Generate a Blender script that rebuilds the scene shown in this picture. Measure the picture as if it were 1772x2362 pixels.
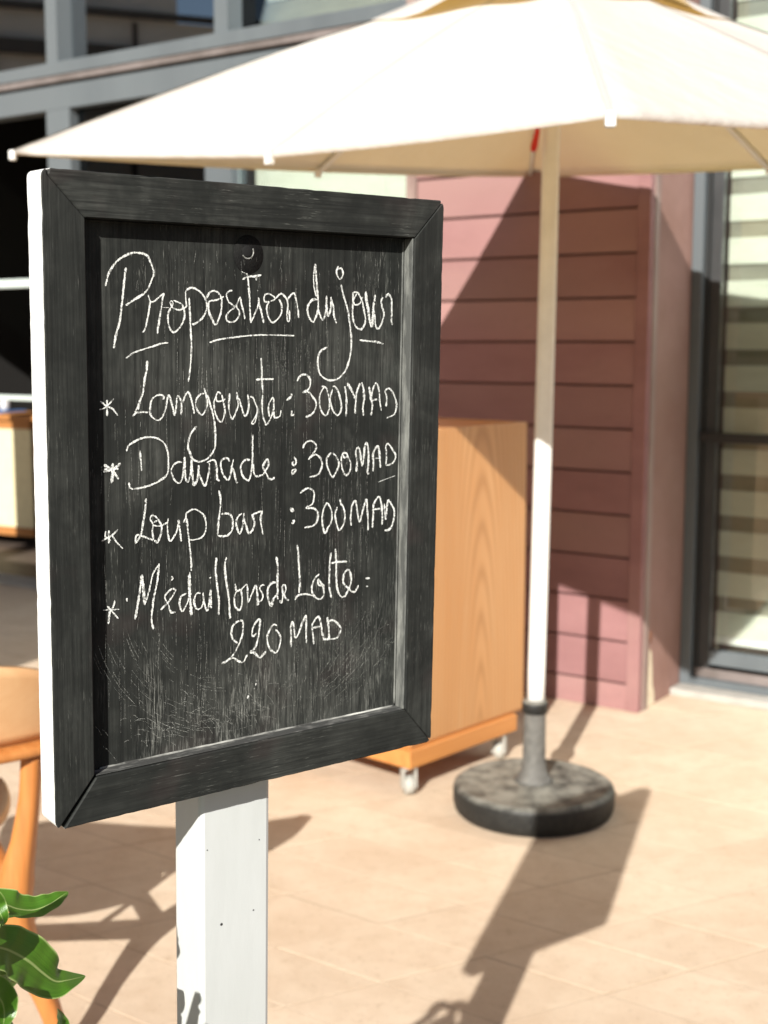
import bpy, bmesh, math, random
from mathutils import Vector, Matrix, Euler, noise
R = math.radians
random.seed(7)
for o in list(bpy.data.objects):
    bpy.data.objects.remove(o)
scn = bpy.context.scene
COL = scn.collection

# ------------------------------------------------------------------ camera
cam_d = bpy.data.cameras.new('camera'); cam = bpy.data.objects.new('camera', cam_d); COL.objects.link(cam)
cam_d.sensor_fit = 'VERTICAL'; cam_d.sensor_height = 36.0; cam_d.sensor_width = 27.0
cam_d.lens = 45.6
cam.location = (0, 0, 1.45)
cam.rotation_euler = (R(90 - 7.467), 0, 0)
cam_d.clip_start = 0.05; cam_d.clip_end = 400
cam_d.dof.use_dof = True; cam_d.dof.focus_distance = 1.27; cam_d.dof.aperture_fstop = 6.6
scn.camera = cam

# ------------------------------------------------------------------ light
SUN_AZ, SUN_EL = 17.0, 30.0           # heading of the light (clockwise from +Y) and height
w = bpy.data.worlds.new('World'); scn.world = w; w.use_nodes = True
nt = w.node_tree; bg = nt.nodes['Background']
sky = nt.nodes.new('ShaderNodeTexSky'); sky.sky_type = 'NISHITA'; sky.sun_disc = False
sky.sun_elevation = R(SUN_EL); sky.sun_rotation = R(180 + SUN_AZ)
nt.links.new(sky.outputs[0], bg.inputs[0]); bg.inputs[1].default_value = 0.05
sd = bpy.data.lights.new('sun', 'SUN'); sd.energy = 5.0; sd.angle = R(0.5); sd.color = (1.0, 0.965, 0.905)
sun = bpy.data.objects.new('sun', sd); COL.objects.link(sun)
a, e = R(SUN_AZ), R(SUN_EL)
Ld = Vector((math.sin(a) * math.cos(e), math.cos(a) * math.cos(e), -math.sin(e)))
sun.rotation_euler = Ld.to_track_quat('-Z', 'Y').to_euler(); sun.location = (-2, -6, 6)
scn.view_settings.view_transform = 'Standard'; scn.view_settings.look = 'None'
scn.view_settings.exposure = 0.66; scn.view_settings.gamma = 1.0; scn.view_settings.use_curve_mapping = False

# ------------------------------------------------------------------ materials
def mat(name, base=(.5, .5, .5), rough=.6, **k):
    m = bpy.data.materials.new(name); m.use_nodes = True
    b = m.node_tree.nodes['Principled BSDF']
    b.inputs['Base Color'].default_value = (*base, 1); b.inputs['Roughness'].default_value = rough
    for n, v in k.items(): b.inputs[n.replace('_', ' ')].default_value = v
    return m
def nodes(m): return m.node_tree, m.node_tree.nodes['Principled BSDF']
def N(t, typ, **k):
    n = t.nodes.new(typ)
    for a_, v in k.items():
        if a_ in n.inputs.keys(): n.inputs[a_].default_value = v
        else: setattr(n, a_, v)
    return n
def coords(t, scale=(1, 1, 1), rot=(0, 0, 0), kind='Object', rnd=0):
    tc = N(t, 'ShaderNodeTexCoord'); mp = N(t, 'ShaderNodeMapping')
    mp.inputs['Scale'].default_value = scale; mp.inputs['Rotation'].default_value = rot
    t.links.new(tc.outputs[kind], mp.inputs[0])
    if rnd:
        oi = N(t, 'ShaderNodeObjectInfo'); ml = N(t, 'ShaderNodeMath', operation='MULTIPLY')
        ml.inputs[1].default_value = rnd; t.links.new(oi.outputs['Random'], ml.inputs[0])
        cb = N(t, 'ShaderNodeCombineXYZ')
        for i in range(3): t.links.new(ml.outputs[0], cb.inputs[i])
        t.links.new(cb.outputs[0], mp.inputs['Location'])
    return mp.outputs[0]
def noise_f(t, co, scale=5, detail=4, rough=.5, lo=.4, hi=.6, dist=0):
    n = N(t, 'ShaderNodeTexNoise'); n.inputs['Scale'].default_value = scale; n.inputs['Detail'].default_value = detail
    n.inputs['Roughness'].default_value = rough; n.inputs['Distortion'].default_value = dist
    t.links.new(co, n.inputs['Vector'])
    mr = N(t, 'ShaderNodeMapRange'); mr.inputs[1].default_value = lo; mr.inputs[2].default_value = hi
    t.links.new(n.outputs['Fac'], mr.inputs[0]); return mr.outputs[0]
def mixc(t, f, c1, c2):
    m = N(t, 'ShaderNodeMix', data_type='RGBA')
    for s, v in ((0, f), (6, c1), (7, c2)):
        if isinstance(v, (tuple, list)): m.inputs[s].default_value = (*v, 1)
        elif isinstance(v, (int, float)): m.inputs[s].default_value = v
        else: t.links.new(v, m.inputs[s])
    return m.outputs[2]
def mth(t, op, a_, b_=None):
    m = N(t, 'ShaderNodeMath', operation=op)
    for i, v in enumerate((a_, b_)):
        if v is None: continue
        if isinstance(v, (int, float)): m.inputs[i].default_value = v
        else: t.links.new(v, m.inputs[i])
    return m.outputs[0]
def bump(t, b, h, strength=.3, dist=.002):
    bn = N(t, 'ShaderNodeBump'); bn.inputs['Strength'].default_value = strength; bn.inputs['Distance'].default_value = dist
    t.links.new(h, bn.inputs['Height']); t.links.new(bn.outputs[0], b.inputs['Normal'])
def mottled(name, c1, c2, scale=8, rough=.7, stretch=(1, 1, 1), lo=.35, hi=.65, bs=.25, bd=.002, kind='Object', rnd=0, c3=None, **k):
    m = mat(name, c1, rough, **k); t, b = nodes(m)
    co = coords(t, stretch, kind=kind, rnd=rnd)
    f = noise_f(t, co, scale, 6, .6, lo, hi)
    c = mixc(t, f, c1, c2)
    if c3:
        f2 = noise_f(t, co, scale * .22, 3, .5, .45, .7); c = mixc(t, f2, c, c3)
    t.links.new(c, b.inputs['Base Color'])
    h = noise_f(t, co, scale * 5, 4, .6, .3, .7); bump(t, b, h, bs, bd)
    return m
def black_wood(name, axis, dust=.5, arcs=False):
    """black painted brushy wood with rubbed-in chalk along the grain; axis = grain direction (0 x, 2 z)"""
    m = mat(name, (.03, .03, .028), .62); t, b = nodes(m); b.inputs['Specular IOR Level'].default_value = .12
    s = [260, 40, 260]; s[axis] = 7
    co = coords(t, tuple(s)); co1 = coords(t, (1, 1, 1))
    s2 = [900, 60, 900]; s2[axis] = 34
    cof = coords(t, tuple(s2))
    streak = noise_f(t, co, 1, 5, .6, .30, .80)
    fine = noise_f(t, cof, 1, 3, .7, .60, .74)
    big = noise_f(t, co1, 11, 5, .62, .46, .62, .5)
    big2 = noise_f(t, co1, 26, 3, .6, .45, .7)
    base = mixc(t, streak, (.014, .015, .014), (.028, .030, .027))
    cloud = mth(t, 'MULTIPLY', noise_f(t, co1, 6.5, 5, .65, .48, .72, .6), noise_f(t, cof, .35, 4, .7, .38, .66))
    base = mixc(t, mth(t, 'MULTIPLY', cloud, min(1.0, dust * 1.5)), base, (.10, .103, .092))
    warm = noise_f(t, co1, 14, 2, .5, .58, .7)
    base = mixc(t, mth(t, 'MULTIPLY', warm, .35), base, (.040, .030, .028))
    d = mth(t, 'MULTIPLY', fine, mth(t, 'MULTIPLY', big, dust))
    d = mth(t, 'ADD', d, mth(t, 'MULTIPLY', mth(t, 'MULTIPLY', streak, big2), dust * .10))
    if arcs:     # wiped chalk smudges low on the panel: rings around a point
        tc = N(t, 'ShaderNodeTexCoord'); sx = N(t, 'ShaderNodeSeparateXYZ'); t.links.new(tc.outputs['Object'], sx.inputs[0])
        low = N(t, 'ShaderNodeMapRange'); low.inputs[1].default_value = .20; low.inputs[2].default_value = .06
        t.links.new(sx.outputs[2], low.inputs[0])
        wv = N(t, 'ShaderNodeTexWave', wave_type='RINGS', rings_direction='SPHERICAL'); mp = N(t, 'ShaderNodeMapping')
        mp.inputs['Location'].default_value = (-.24, 0, -.23); t.links.new(tc.outputs['Object'], mp.inputs[0])
        t.links.new(mp.outputs[0], wv.inputs['Vector']); wv.inputs['Scale'].default_value = 55; wv.inputs['Distortion'].default_value = 7
        wv.inputs['Detail'].default_value = 3; wv.inputs['Detail Scale'].default_value = 6
        mr = N(t, 'ShaderNodeMapRange'); mr.inputs[1].default_value = .82; mr.inputs[2].default_value = .99; t.links.new(wv.outputs['Fac'], mr.inputs[0])
        sp = noise_f(t, co1, 300, 2, .7, .5, .68); sp2 = noise_f(t, co1, 17, 3, .5, .5, .64)
        arc = mth(t, 'MULTIPLY', mth(t, 'MULTIPLY', sp, .0), low.outputs[0])
        d = mth(t, 'ADD', d, mth(t, 'MULTIPLY', arc, .55))
        fn2 = noise_f(t, cof, .6, 3, .7, .52, .72)
        smk = noise_f(t, coords(t, (9, 1, 3.2)), 1.6, 5, .62, .49, .66, 1.2)
        fn3 = noise_f(t, coords(t, (800, 800, 48), rot=(0, .05, 0)), 1, 4, .75, .50, .70)
        lw2 = N(t, 'ShaderNodeMapRange'); lw2.inputs[1].default_value = .20; lw2.inputs[2].default_value = .08; lw2.interpolation_type = 'SMOOTHSTEP'; t.links.new(sx.outputs[2], lw2.inputs[0])
        d = mth(t, 'ADD', d, mth(t, 'MULTIPLY', mth(t, 'MULTIPLY', fn3, smk), mth(t, 'MULTIPLY', lw2.outputs[0], .42)))
        hz_ = noise_f(t, coords(t, (5, 1, 2)), 1.6, 4, .6, .50, .66, .8)
        d = mth(t, 'ADD', d, mth(t, 'MULTIPLY', mth(t, 'MULTIPLY', fn3, hz_), .12))
    c = mixc(t, d, base, (0.558, 0.567, 0.504))
    t.links.new(c, b.inputs['Base Color'])
    bump(t, b, streak, .55, .0006)
    return m
def wood(name, c1, c2, axis=2, rough=.5, sc=1.0, c3=None):
    m = mat(name, c1, rough); t, b = nodes(m)
    s = [16 * sc, 16 * sc, 16 * sc]; s[axis] = 1.1 * sc
    co = coords(t, tuple(s))
    f = noise_f(t, co, 1, 5, .55, .32, .68, .9)
    s2 = [130 * sc] * 3; s2[axis] = 5 * sc
    g = noise_f(t, coords(t, tuple(s2)), 1, 3, .6, .35, .7)
    c = mixc(t, f, c1, c2); c = mixc(t, mth(t, 'MULTIPLY', g, .35), c, c3 or c2)
    t.links.new(c, b.inputs['Base Color']); bump(t, b, g, .15, .0008)
    return m
M_white = mottled('white_painted_wood', (.61, .63, .615), (.56, .58, .56), 14, .42, (1, 1, .25), bs=.12, bd=.0008, c3=(.53, .545, .52))
M_edge = mottled('white_board_edge', (.80, .80, .77), (.72, .72, .69), 60, .5, (1, 1, .3), bs=.3, bd=.0008)
M_railx = black_wood('black_paint_grain_across', 0, .62)
M_railx2 = black_wood('black_paint_lower_rail', 0, .32)
M_railz = black_wood('black_paint_grain_upright', 2, .38)
M_panel = black_wood('chalkboard_paint', 2, .55, True)
M_disc = mottled('black_knot', (.009, .009, .009), (.016, .016, .015), 80, .7, Specular_IOR_Level=.1)
M_siding = mottled('pink_siding_paint', (.300, .158, .156), (.250, .128, .126), 2.2, .6, (1, 1, 3), bs=.12, c3=(0.320, 0.192, 0.172), rnd=6, Specular_IOR_Level=.15)
t, b = nodes(M_siding); oi = N(t, 'ShaderNodeObjectInfo'); old = b.inputs['Base Color'].links[0].from_socket
hs = N(t, 'ShaderNodeHueSaturation'); mrr = N(t, 'ShaderNodeMapRange'); mrr.inputs[3].default_value = .90; mrr.inputs[4].default_value = 1.08
t.links.new(oi.outputs['Random'], mrr.inputs[0]); t.links.new(mrr.outputs[0], hs.inputs['Value']); t.links.new(old, hs.inputs['Color'])
gr = noise_f(t, coords(t, (1, 1, 1), rnd=6), 30, 5, .7, .58, .74)
t.links.new(mixc(t, mth(t, 'MULTIPLY', gr, .35), hs.outputs[0], (.17, .12, .10)), b.inputs['Base Color'])
M_groove = mat('siding_groove', (.16, .075, .065), .8)
M_plaster = mottled('worn_pink_plaster', (0.304, 0.184, 0.156), (0.248, 0.144, 0.116), 3, .85, bs=.4, bd=.004, c3=(.34, .25, .2), Specular_IOR_Level=.15)
M_trim = mottled('worn_corner_trim', (.30, .22, .19), (.20, .13, .11), 9, .75, (1, 1, .3), bs=.3, c3=(.34, .28, .24))
M_alu = mottled('grey_aluminium', (.125, .142, .150), (.102, .116, .124), 3, .5, (1, 1, .2), bs=.03, c3=(.13, .145, .152), Specular_IOR_Level=.15)
M_alu_dk = mottled('weathered_frame_brown', (.12, .10, .09), (.2, .17, .16), 5, .6, bs=.1)
M_char = mottled('charcoal_frame', (.03, .032, .033), (.045, .047, .048), 4, .45)
M_gasket = mat('black_gasket', (.012, .013, .013), .6)
M_cream = mottled('cream_blind', (.66, .67, .56), (.60, .61, .50), 30, .85, (.3, 1, 1), bs=.1)
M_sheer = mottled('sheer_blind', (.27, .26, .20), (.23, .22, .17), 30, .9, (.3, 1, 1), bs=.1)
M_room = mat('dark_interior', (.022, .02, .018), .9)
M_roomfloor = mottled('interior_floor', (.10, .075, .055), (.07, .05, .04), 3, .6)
M_stone = mottled('grey_stone_sill', (.42, .40, .36), (.34, .32, .29), 12, .8, bs=.2)
M_cab = wood('orange_veneer', (.53, .30, .135), (.47, .245, .10), 2, .45, .55, (.50, .20, .05))
t, b = nodes(M_cab); wv_ = N(t, 'ShaderNodeTexWave', wave_type='RINGS', rings_direction='SPHERICAL'); mq = N(t, 'ShaderNodeMapping')
tc_ = N(t, 'ShaderNodeTexCoord'); t.links.new(tc_.outputs['Object'], mq.inputs[0]); mq.inputs['Location'].default_value = (-2.1, 0, .02); mq.inputs['Scale'].default_value = (5.5, 1, .62)
t.links.new(mq.outputs[0], wv_.inputs['Vector']); wv_.inputs['Scale'].default_value = 3.2; wv_.inputs['Distortion'].default_value = 1.6; wv_.inputs['Detail'].default_value = 3; wv_.inputs['Detail Scale'].default_value = 1.2
old = b.inputs['Base Color'].links[0].from_socket
t.links.new(mixc(t, mth(t, 'MULTIPLY', mth(t, 'POWER', wv_.outputs['Fac'], 2.5), .75), old, (.36, .17, .06)), b.inputs['Base Color'])
M_cab2 = wood('orange_solid_wood', (0.554, 0.244, 0.071), (0.470, 0.185, 0.050), 0, .45, .8)
M_teak = wood('teak_chair_wood', (0.558, 0.234, 0.068), (0.414, 0.144, 0.032), 2, .4, .9, (.30, .09, .02))
M_teak_l = wood('pale_teak_shell', (.66, .41, .21), (.60, .34, .16), 0, .45, .8)
M_caster = mat('worn_caster', (.38, .37, .33), .6)
M_pole = mottled('white_pole_paint', (.80, .79, .75), (.74, .73, .69), 20, .4, bs=.03)
M_base = mat('dusty_black_plastic', (.03, .03, .028), .5, Specular_IOR_Level=.25)
t, b = nodes(M_base)
geo = N(t, 'ShaderNodeNewGeometry'); sp_ = N(t, 'ShaderNodeSeparateXYZ'); t.links.new(geo.outputs['Normal'], sp_.inputs[0])
up = N(t, 'ShaderNodeMapRange'); up.inputs[1].default_value = .25; up.inputs[2].default_value = .9; t.links.new(sp_.outputs[2], up.inputs[0])
co = coords(t, (1, 1, 1)); f1 = noise_f(t, co, 14, 6, .65, .3, .6); f2 = noise_f(t, co, 60, 3, .7, .4, .75)
dd = mth(t, 'MULTIPLY', up.outputs[0], f1); dd = mth(t, 'ADD', mth(t, 'MULTIPLY', dd, .9), mth(t, 'MULTIPLY', f2, .05))
t.links.new(mixc(t, dd, (.016, .016, .015), (.27, .262, .225)), b.inputs['Base Color']); bump(t, b, f2, .4, .002)
M_neck = mottled('dusty_neck', (.15, .145, .13), (.09, .086, .078), 30, .7)
M_red = mat('red_plastic', (.55, .012, .01), .4)
M_blackplastic = mat('black_plastic', (.02, .02, .02), .4)
# canopy cloth: opaque weave + light coming through
M_cloth = bpy.data.materials.new('cream_canopy_cloth'); M_cloth.use_nodes = True; t = M_cloth.node_tree; t.nodes.clear()
out = N(t, 'ShaderNodeOutputMaterial'); df = N(t, 'ShaderNodeBsdfDiffuse'); tr = N(t, 'ShaderNodeBsdfTranslucent'); ad = N(t, 'ShaderNodeAddShader')
co = coords(t, (1, 1, 1)); fn = noise_f(t, co, 3.5, 5, .6, .3, .7)
t.links.new(mixc(t, fn, (.46, .465, .445), (.50, .505, .485)), df.inputs[0])
tr.inputs[0].default_value = (.27, .175, .055, 1)
wv = noise_f(t, coords(t, (1, 1, 1)), 9, 3, .5, .3, .7); bn = N(t, 'ShaderNodeBump'); bn.inputs['Strength'].default_value = .5; bn.inputs['Distance'].default_value = .01
t.links.new(wv, bn.inputs['Height']); t.links.new(bn.outputs[0], df.inputs['Normal'])
t.links.new(df.outputs[0], ad.inputs[0]); t.links.new(tr.outputs[0], ad.inputs[1]); t.links.new(ad.outputs[0], out.inputs[0])
# glass: thin tinted pane
def glass(name, tint, refl):
    m = bpy.data.materials.new(name); m.use_nodes = True; t = m.node_tree; t.nodes.clear()
    out = N(t, 'ShaderNodeOutputMaterial'); tp = N(t, 'ShaderNodeBsdfTransparent'); gl = N(t, 'ShaderNodeBsdfGlossy'); mx = N(t, 'ShaderNodeMixShader')
    tp.inputs[0].default_value = (*tint, 1); gl.inputs['Roughness'].default_value = .004; gl.inputs[0].default_value = (.9, .95, 1, 1)
    fr = N(t, 'ShaderNodeFresnel'); fr.inputs[0].default_value = 1.5
    ma = N(t, 'ShaderNodeMath', operation='MULTIPLY_ADD'); ma.inputs[1].default_value = 1.0; ma.inputs[2].default_value = refl
    t.links.new(fr.outputs[0], ma.inputs[0]); t.links.new(ma.outputs[0], mx.inputs[0])
    t.links.new(tp.outputs[0], mx.inputs[1]); t.links.new(gl.outputs[0], mx.inputs[2]); t.links.new(mx.outputs[0], out.inputs[0])
    return m
M_glass_dk = glass('solar_glass', (.34, .37, .36), .38)
M_glass_lo = glass('dark_glass', (.30, .32, .31), .02)
M_glass = glass('clear_glass', (.93, .95, .94), .03)
# chalk: grainy, skips
M_chalk = mat('chalk', (.84, .85, .80), .9); t, b = nodes(M_chalk)
co = coords(t, (1, 1, 1)); g = noise_f(t, co, 900, 3, .7, .36, .46)
g2 = noise_f(t, coords(t, (800, 1, 160)), 1, 4, .7, .35, .46); g3 = noise_f(t, co, 260, 2, .5, .34, .44)
t.links.new(mth(t, 'MULTIPLY', mth(t, 'MULTIPLY', g, g2), mth(t, 'MAXIMUM', g3, .35)), b.inputs['Alpha'])
# leaf
M_leaf = mat('glossy_leaf', (.045, .13, .012), .28); t, b = nodes(M_leaf)
uv = N(t, 'ShaderNodeUVMap'); sx = N(t, 'ShaderNodeSeparateXYZ'); t.links.new(uv.outputs[0], sx.inputs[0])
ab = mth(t, 'ABSOLUTE', mth(t, 'SUBTRACT', sx.outputs[0], .5))
rib = N(t, 'ShaderNodeMapRange'); rib.inputs[1].default_value = .035; rib.inputs[2].default_value = .01; t.links.new(ab, rib.inputs[0])
edg = N(t, 'ShaderNodeMapRange'); edg.inputs[1].default_value = .455; edg.inputs[2].default_value = .485; t.links.new(ab, edg.inputs[0])
pv = N(t, 'ShaderNodeMapping'); pv.inputs['Scale'].default_value = (40, 2, 1); t.links.new(uv.outputs[0], pv.inputs[0])
vn = noise_f(t, pv.outputs[0], 1, 3, .5, .3, .7)
pc = noise_f(t, coords(t, (1, 1, 1)), 30, 3, .5, .35, .65)
c = mixc(t, vn, (.035, .115, .010), (.07, .19, .016)); c = mixc(t, mth(t, 'MULTIPLY', pc, .4), c, (.11, .22, .03))
c = mixc(t, mth(t, 'MAXIMUM', rib.outputs[0], edg.outputs[0]), c, (.35, .45, .16))
t.links.new(c, b.inputs['Base Color']); bump(t, b, vn, .25, .0008)
b.inputs['Subsurface Weight'].default_value = 0
out = t.nodes['Material Output']; tr = N(t, 'ShaderNodeBsdfTranslucent'); tr.inputs[0].default_value = (.16, .34, .02, 1)
mx = N(t, 'ShaderNodeMixShader'); mx.inputs[0].default_value = .25
t.links.new(b.outputs[0], mx.inputs[1]); t.links.new(tr.outputs[0], mx.inputs[2]); t.links.new(mx.outputs[0], out.inputs[0])
M_stem = mottled('green_stem', (.10, .16, .04), (.14, .12, .05), 40, .6)
M_pot = mottled('terracotta_pot', (.40, .17, .09), (.32, .13, .07), 9, .8)
M_soil = mottled('potting_soil', (.05, .035, .022), (.03, .02, .014), 60, .95)
# paving
M_tile = mat('sandy_paving_stone', (.6, .45, .31), .8); t, b = nodes(M_tile)
oi = N(t, 'ShaderNodeObjectInfo'); wc = N(t, 'ShaderNodeTexCoord')
tn = N(t, 'ShaderNodeNewGeometry'); mpw = N(t, 'ShaderNodeMapping'); t.links.new(tn.outputs['Position'], mpw.inputs[0])
nA = noise_f(t, mpw.outputs[0], 2.2, 5, .6, .35, .68); nB = noise_f(t, mpw.outputs[0], 14, 5, .65, .4, .7); nC = noise_f(t, mpw.outputs[0], 90, 3, .6, .62, .74)
c = mixc(t, oi.outputs['Random'], (.575, .460, .342), (.655, .530, .400))
c = mixc(t, mth(t, 'MULTIPLY', nA, .55), c, (.50, .365, .25)); c = mixc(t, mth(t, 'MULTIPLY', nB, .35), c, (.44, .32, .21))
nD = noise_f(t, mpw.outputs[0], 5.5, 6, .7, .50, .64); c = mixc(t, mth(t, 'MULTIPLY', nD, .30), c, (.66, .55, .42))
c = mixc(t, mth(t, 'MULTIPLY', nC, .55), c, (.22, .15, .10))
nE = noise_f(t, mpw.outputs[0], 28, 5, .7, .60, .72); c = mixc(t, mth(t, 'MULTIPLY', nE, .4), c, (.33, .24, .15))
t.links.new(c, b.inputs['Base Color']); bump(t, b, nB, .25, .003)
M_joint = mottled('sandy_joint', (.40, .31, .22), (.33, .25, .175), 30, .95, bs=.3)
M_ground = mottled('dark_unseen_ground', (.105, .085, .06), (.07, .058, .04), 6, .95, bs=.4)  # dark tone chosen to weaken the light bounced off the ground
M_opp = mottled('ochre_render', (.74, .68, .56), (.66, .6, .48), 1.2, .9)
M_opp2 = mat('dark_band', (.10, .085, .065), .8)
# ------------------------------------------------------------------ mesh helpers
def new_obj(name, me, mats, parent=None):
    o = bpy.data.objects.new(name, me); COL.objects.link(o)
    for m in (mats if isinstance(mats, (list, tuple)) else [mats]):
        me.materials.append(m)
    if parent: o.parent = parent
    return o
def from_bm(name, bm, mats, parent=None, smooth=False):
    me = bpy.data.meshes.new(name); bm.normal_update(); bm.to_mesh(me); bm.free()
    if smooth:
        for p in me.polygons: p.use_smooth = True
    return new_obj(name, me, mats, parent)
def box_bm(bm, lo, hi, bev=0):
    vs = [bm.verts.new((x, y, z)) for x in (lo[0], hi[0]) for y in (lo[1], hi[1]) for z in (lo[2], hi[2])]
    fs = [bm.faces.new([vs[i] for i in f]) for f in ((0, 1, 3, 2), (4, 6, 7, 5), (0, 4, 5, 1), (2, 3, 7, 6), (0, 2, 6, 4), (1, 5, 7, 3))]
    if bev:
        es = {e for f in fs for e in f.edges}
        bmesh.ops.bevel(bm, geom=list(es), offset=bev, segments=2, affect='EDGES', profile=.5)
def box(name, lo, hi, m, parent=None, bev=0):
    bm = bmesh.new(); box_bm(bm, lo, hi, bev); return from_bm(name, bm, m, parent)
def lathe(name, prof, m, parent=None, seg=48, at=(0, 0, 0)):
    bm = bmesh.new(); rings = []
    for r, z in prof:
        rings.append([bm.verts.new((at[0] + r * math.cos(2 * math.pi * i / seg), at[1] + r * math.sin(2 * math.pi * i / seg), at[2] + z)) for i in range(seg)])
    for a_, b_ in zip(rings, rings[1:]):
        for i in range(seg): bm.faces.new((a_[i], a_[(i + 1) % seg], b_[(i + 1) % seg], b_[i]))
    bm.faces.new(rings[0][::-1]); bm.faces.new(rings[-1])
    return from_bm(name, bm, m, parent, True)
def spline(pts, n):
    """catmull-rom through pts (tuples), n steps per span"""
    P = [Vector(p) for p in pts]; out = []
    Q = [P[0] * 2 - P[1]] + P + [P[-1] * 2 - P[-2]]
    for i in range(1, len(Q) - 2):
        p0, p1, p2, p3 = Q[i - 1:i + 3]
        for k in range(n):
            t_ = k / n
            out.append(.5 * ((2 * p1) + (p2 - p0) * t_ + (2 * p0 - 5 * p1 + 4 * p2 - p3) * t_ ** 2 + (3 * p1 - p0 - 3 * p2 + p3) * t_ ** 3))
    out.append(P[-1]); return out
def sweep(name, pts, m, parent=None, seg=12, n=5, flat_dir=None, sub=True):
    """pts: (x,y,z,ra,rb) elliptical section; ra along the side dir, rb along the other"""
    S = spline([(p[0], p[1], p[2]) for p in pts], n); rr = []
    for i in range(len(pts) - 1):
        for k in range(n):
            f = k / n; rr.append((pts[i][3] * (1 - f) + pts[i + 1][3] * f, pts[i][4] * (1 - f) + pts[i + 1][4] * f))
    rr.append((pts[-1][3], pts[-1][4]))
    bm = bmesh.new(); rings = []
    up = Vector(flat_dir or (0, 0, 1))
    for i, c in enumerate(S):
        d = (S[min(i + 1, len(S) - 1)] - S[max(i - 1, 0)]).normalized()
        s = d.cross(up); s = s.normalized() if s.length > 1e-3 else Vector((1, 0, 0)); v = s.cross(d).normalized()
        ra, rb = rr[i]; ring = []
        for k in range(seg):
            an = 2 * math.pi * k / seg; ca, sa = math.cos(an), math.sin(an)
            q = .62; cx = math.copysign(abs(ca) ** q, ca); sy = math.copysign(abs(sa) ** q, sa)
            ring.append(bm.verts.new(c + s * ra * cx + v * rb * sy))
        rings.append(ring)
    for a_, b_ in zip(rings, rings[1:]):
        for i in range(seg): bm.faces.new((a_[i], a_[(i + 1) % seg], b_[(i + 1) % seg], b_[i]))
    bm.faces.new(rings[0][::-1]); bm.faces.new(rings[-1])
    return from_bm(name, bm, m, parent, True)
def empty(name, loc=(0, 0, 0), rot=(0, 0, 0), mode='XYZ'):
    o = bpy.data.objects.new(name, None); COL.objects.link(o); o.empty_display_size = .1
    o.location = loc; o.rotation_mode = mode; o.rotation_euler = rot; return o
def tag(o, label, cat, group=None):
    o['label'] = label; o['category'] = cat
    if group: o['group'] = group
    return o
def copy_tree(o, parent=None):
    c = o.copy(); COL.objects.link(c); c.parent = parent
    for ch in list(o.children): copy_tree(ch, c)
    return c

# ------------------------------------------------------------------ ground
g = box('ground', (-150, -150, -.35), (150, 150, -.012), M_ground); g['kind'] = 'structure'  # out of view near the camera; dark so less fill light reaches the board
W0 = Vector((1.0, 4.97, 0)); U = Vector((.821, -.571, 0)); BK = Vector((.571, .821, 0))   # facade corner, along it (right), into it
ANG = math.atan2(U.y, U.x)
OFF = .42
floor = empty('terrace_paving', (0, 0, 0)); floor['kind'] = 'structure'
bed = box('mortar_bed', (-9, 1.95, -.03), (9, 14, -.0009), M_joint, floor)
e1 = Vector((.819, -.574)); e2 = Vector((.891, .454))
n1 = Vector((.574, .819)); n2 = Vector((-.454, .891))
sp1, sp2, J = .225, .27, .0032
def cell(i, j, dw=0):
    """corner where the two joint families cross"""
    d1, d2 = i * sp1 + 2.07, j * sp2 + 2.77
    det = n1.x * n2.y - n1.y * n2.x
    return Vector(((d1 * n2.y - d2 * n1.y) / det, (n1.x * d2 - n2.x * d1) / det))
pr = random.Random(3); cells = []
jit1 = {k: pr.uniform(-.018, .018) for k in range(-60, 60)}; jit2 = {k: pr.uniform(-.03, .03) for k in range(-60, 60)}
def corner(i, j):
    d1, d2 = i * sp1 + 2.07 + jit1[i], j * sp2 + 2.77 + jit2[j]
    det = n1.x * n2.y - n1.y * n2.x
    return Vector(((d1 * n2.y - d2 * n1.y) / det, (n1.x * d2 - n2.x * d1) / det))
for i in range(-20, 40):
    for j in range(-30, 40):
        q = [corner(i, j), corner(i, j + 1), corner(i + 1, j + 1), corner(i + 1, j)]
        c = sum(q, Vector((0, 0))) / 4
        if not (-8.8 < c.x < 8.8 and 2.02 < c.y < 13.8): continue
        inside = min((Vector((v.x, v.y, 0)) - W0).dot(BK) for v in q)
        s_al = (Vector((c.x, c.y, 0)) - W0).dot(U)
        lim = 0.0 if -1.15 < s_al < .06 else OFF - .02
        if max((Vector((v.x, v.y, 0)) - W0).dot(BK) for v in q) > lim + .12: continue
        depth = c.y * .9915 + 1.45 * .13
        px = c.x / max(depth, .01) * 2800
        inview = depth > 2.2 and abs(px) < 900
        cells.append((0 if inview else 1, depth if inview else c.length, q))
cells.sort(key=lambda x: (x[0], x[1]))
def tile_geo(bm, q, o2, seedv):
    c = sum(q, Vector((0, 0))) / 4; dz = random.Random(seedv).uniform(-.0008, .0008)
    def ins(v, d):
        w_ = (c - v); return v + w_ * (d / w_.length)
    top = [bm.verts.new((*(ins(v, J * 1.2) - o2), dz)) for v in q]
    mid = [bm.verts.new((*(ins(v, J * .55) - o2), dz - .0005)) for v in q]
    bot = [bm.verts.new((*(ins(v, J * .5) - o2), -.02)) for v in q]
    for k in range(4):
        l = (k + 1) % 4
        bm.faces.new((top[k], mid[k], mid[l], top[l])); bm.faces.new((mid[k], bot[k], bot[l], mid[l]))
    f = bm.faces.new(top); 
    if f.normal.z < 0: pass
def fix(bm): bmesh.ops.recalc_face_normals(bm, faces=bm.faces)
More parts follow.
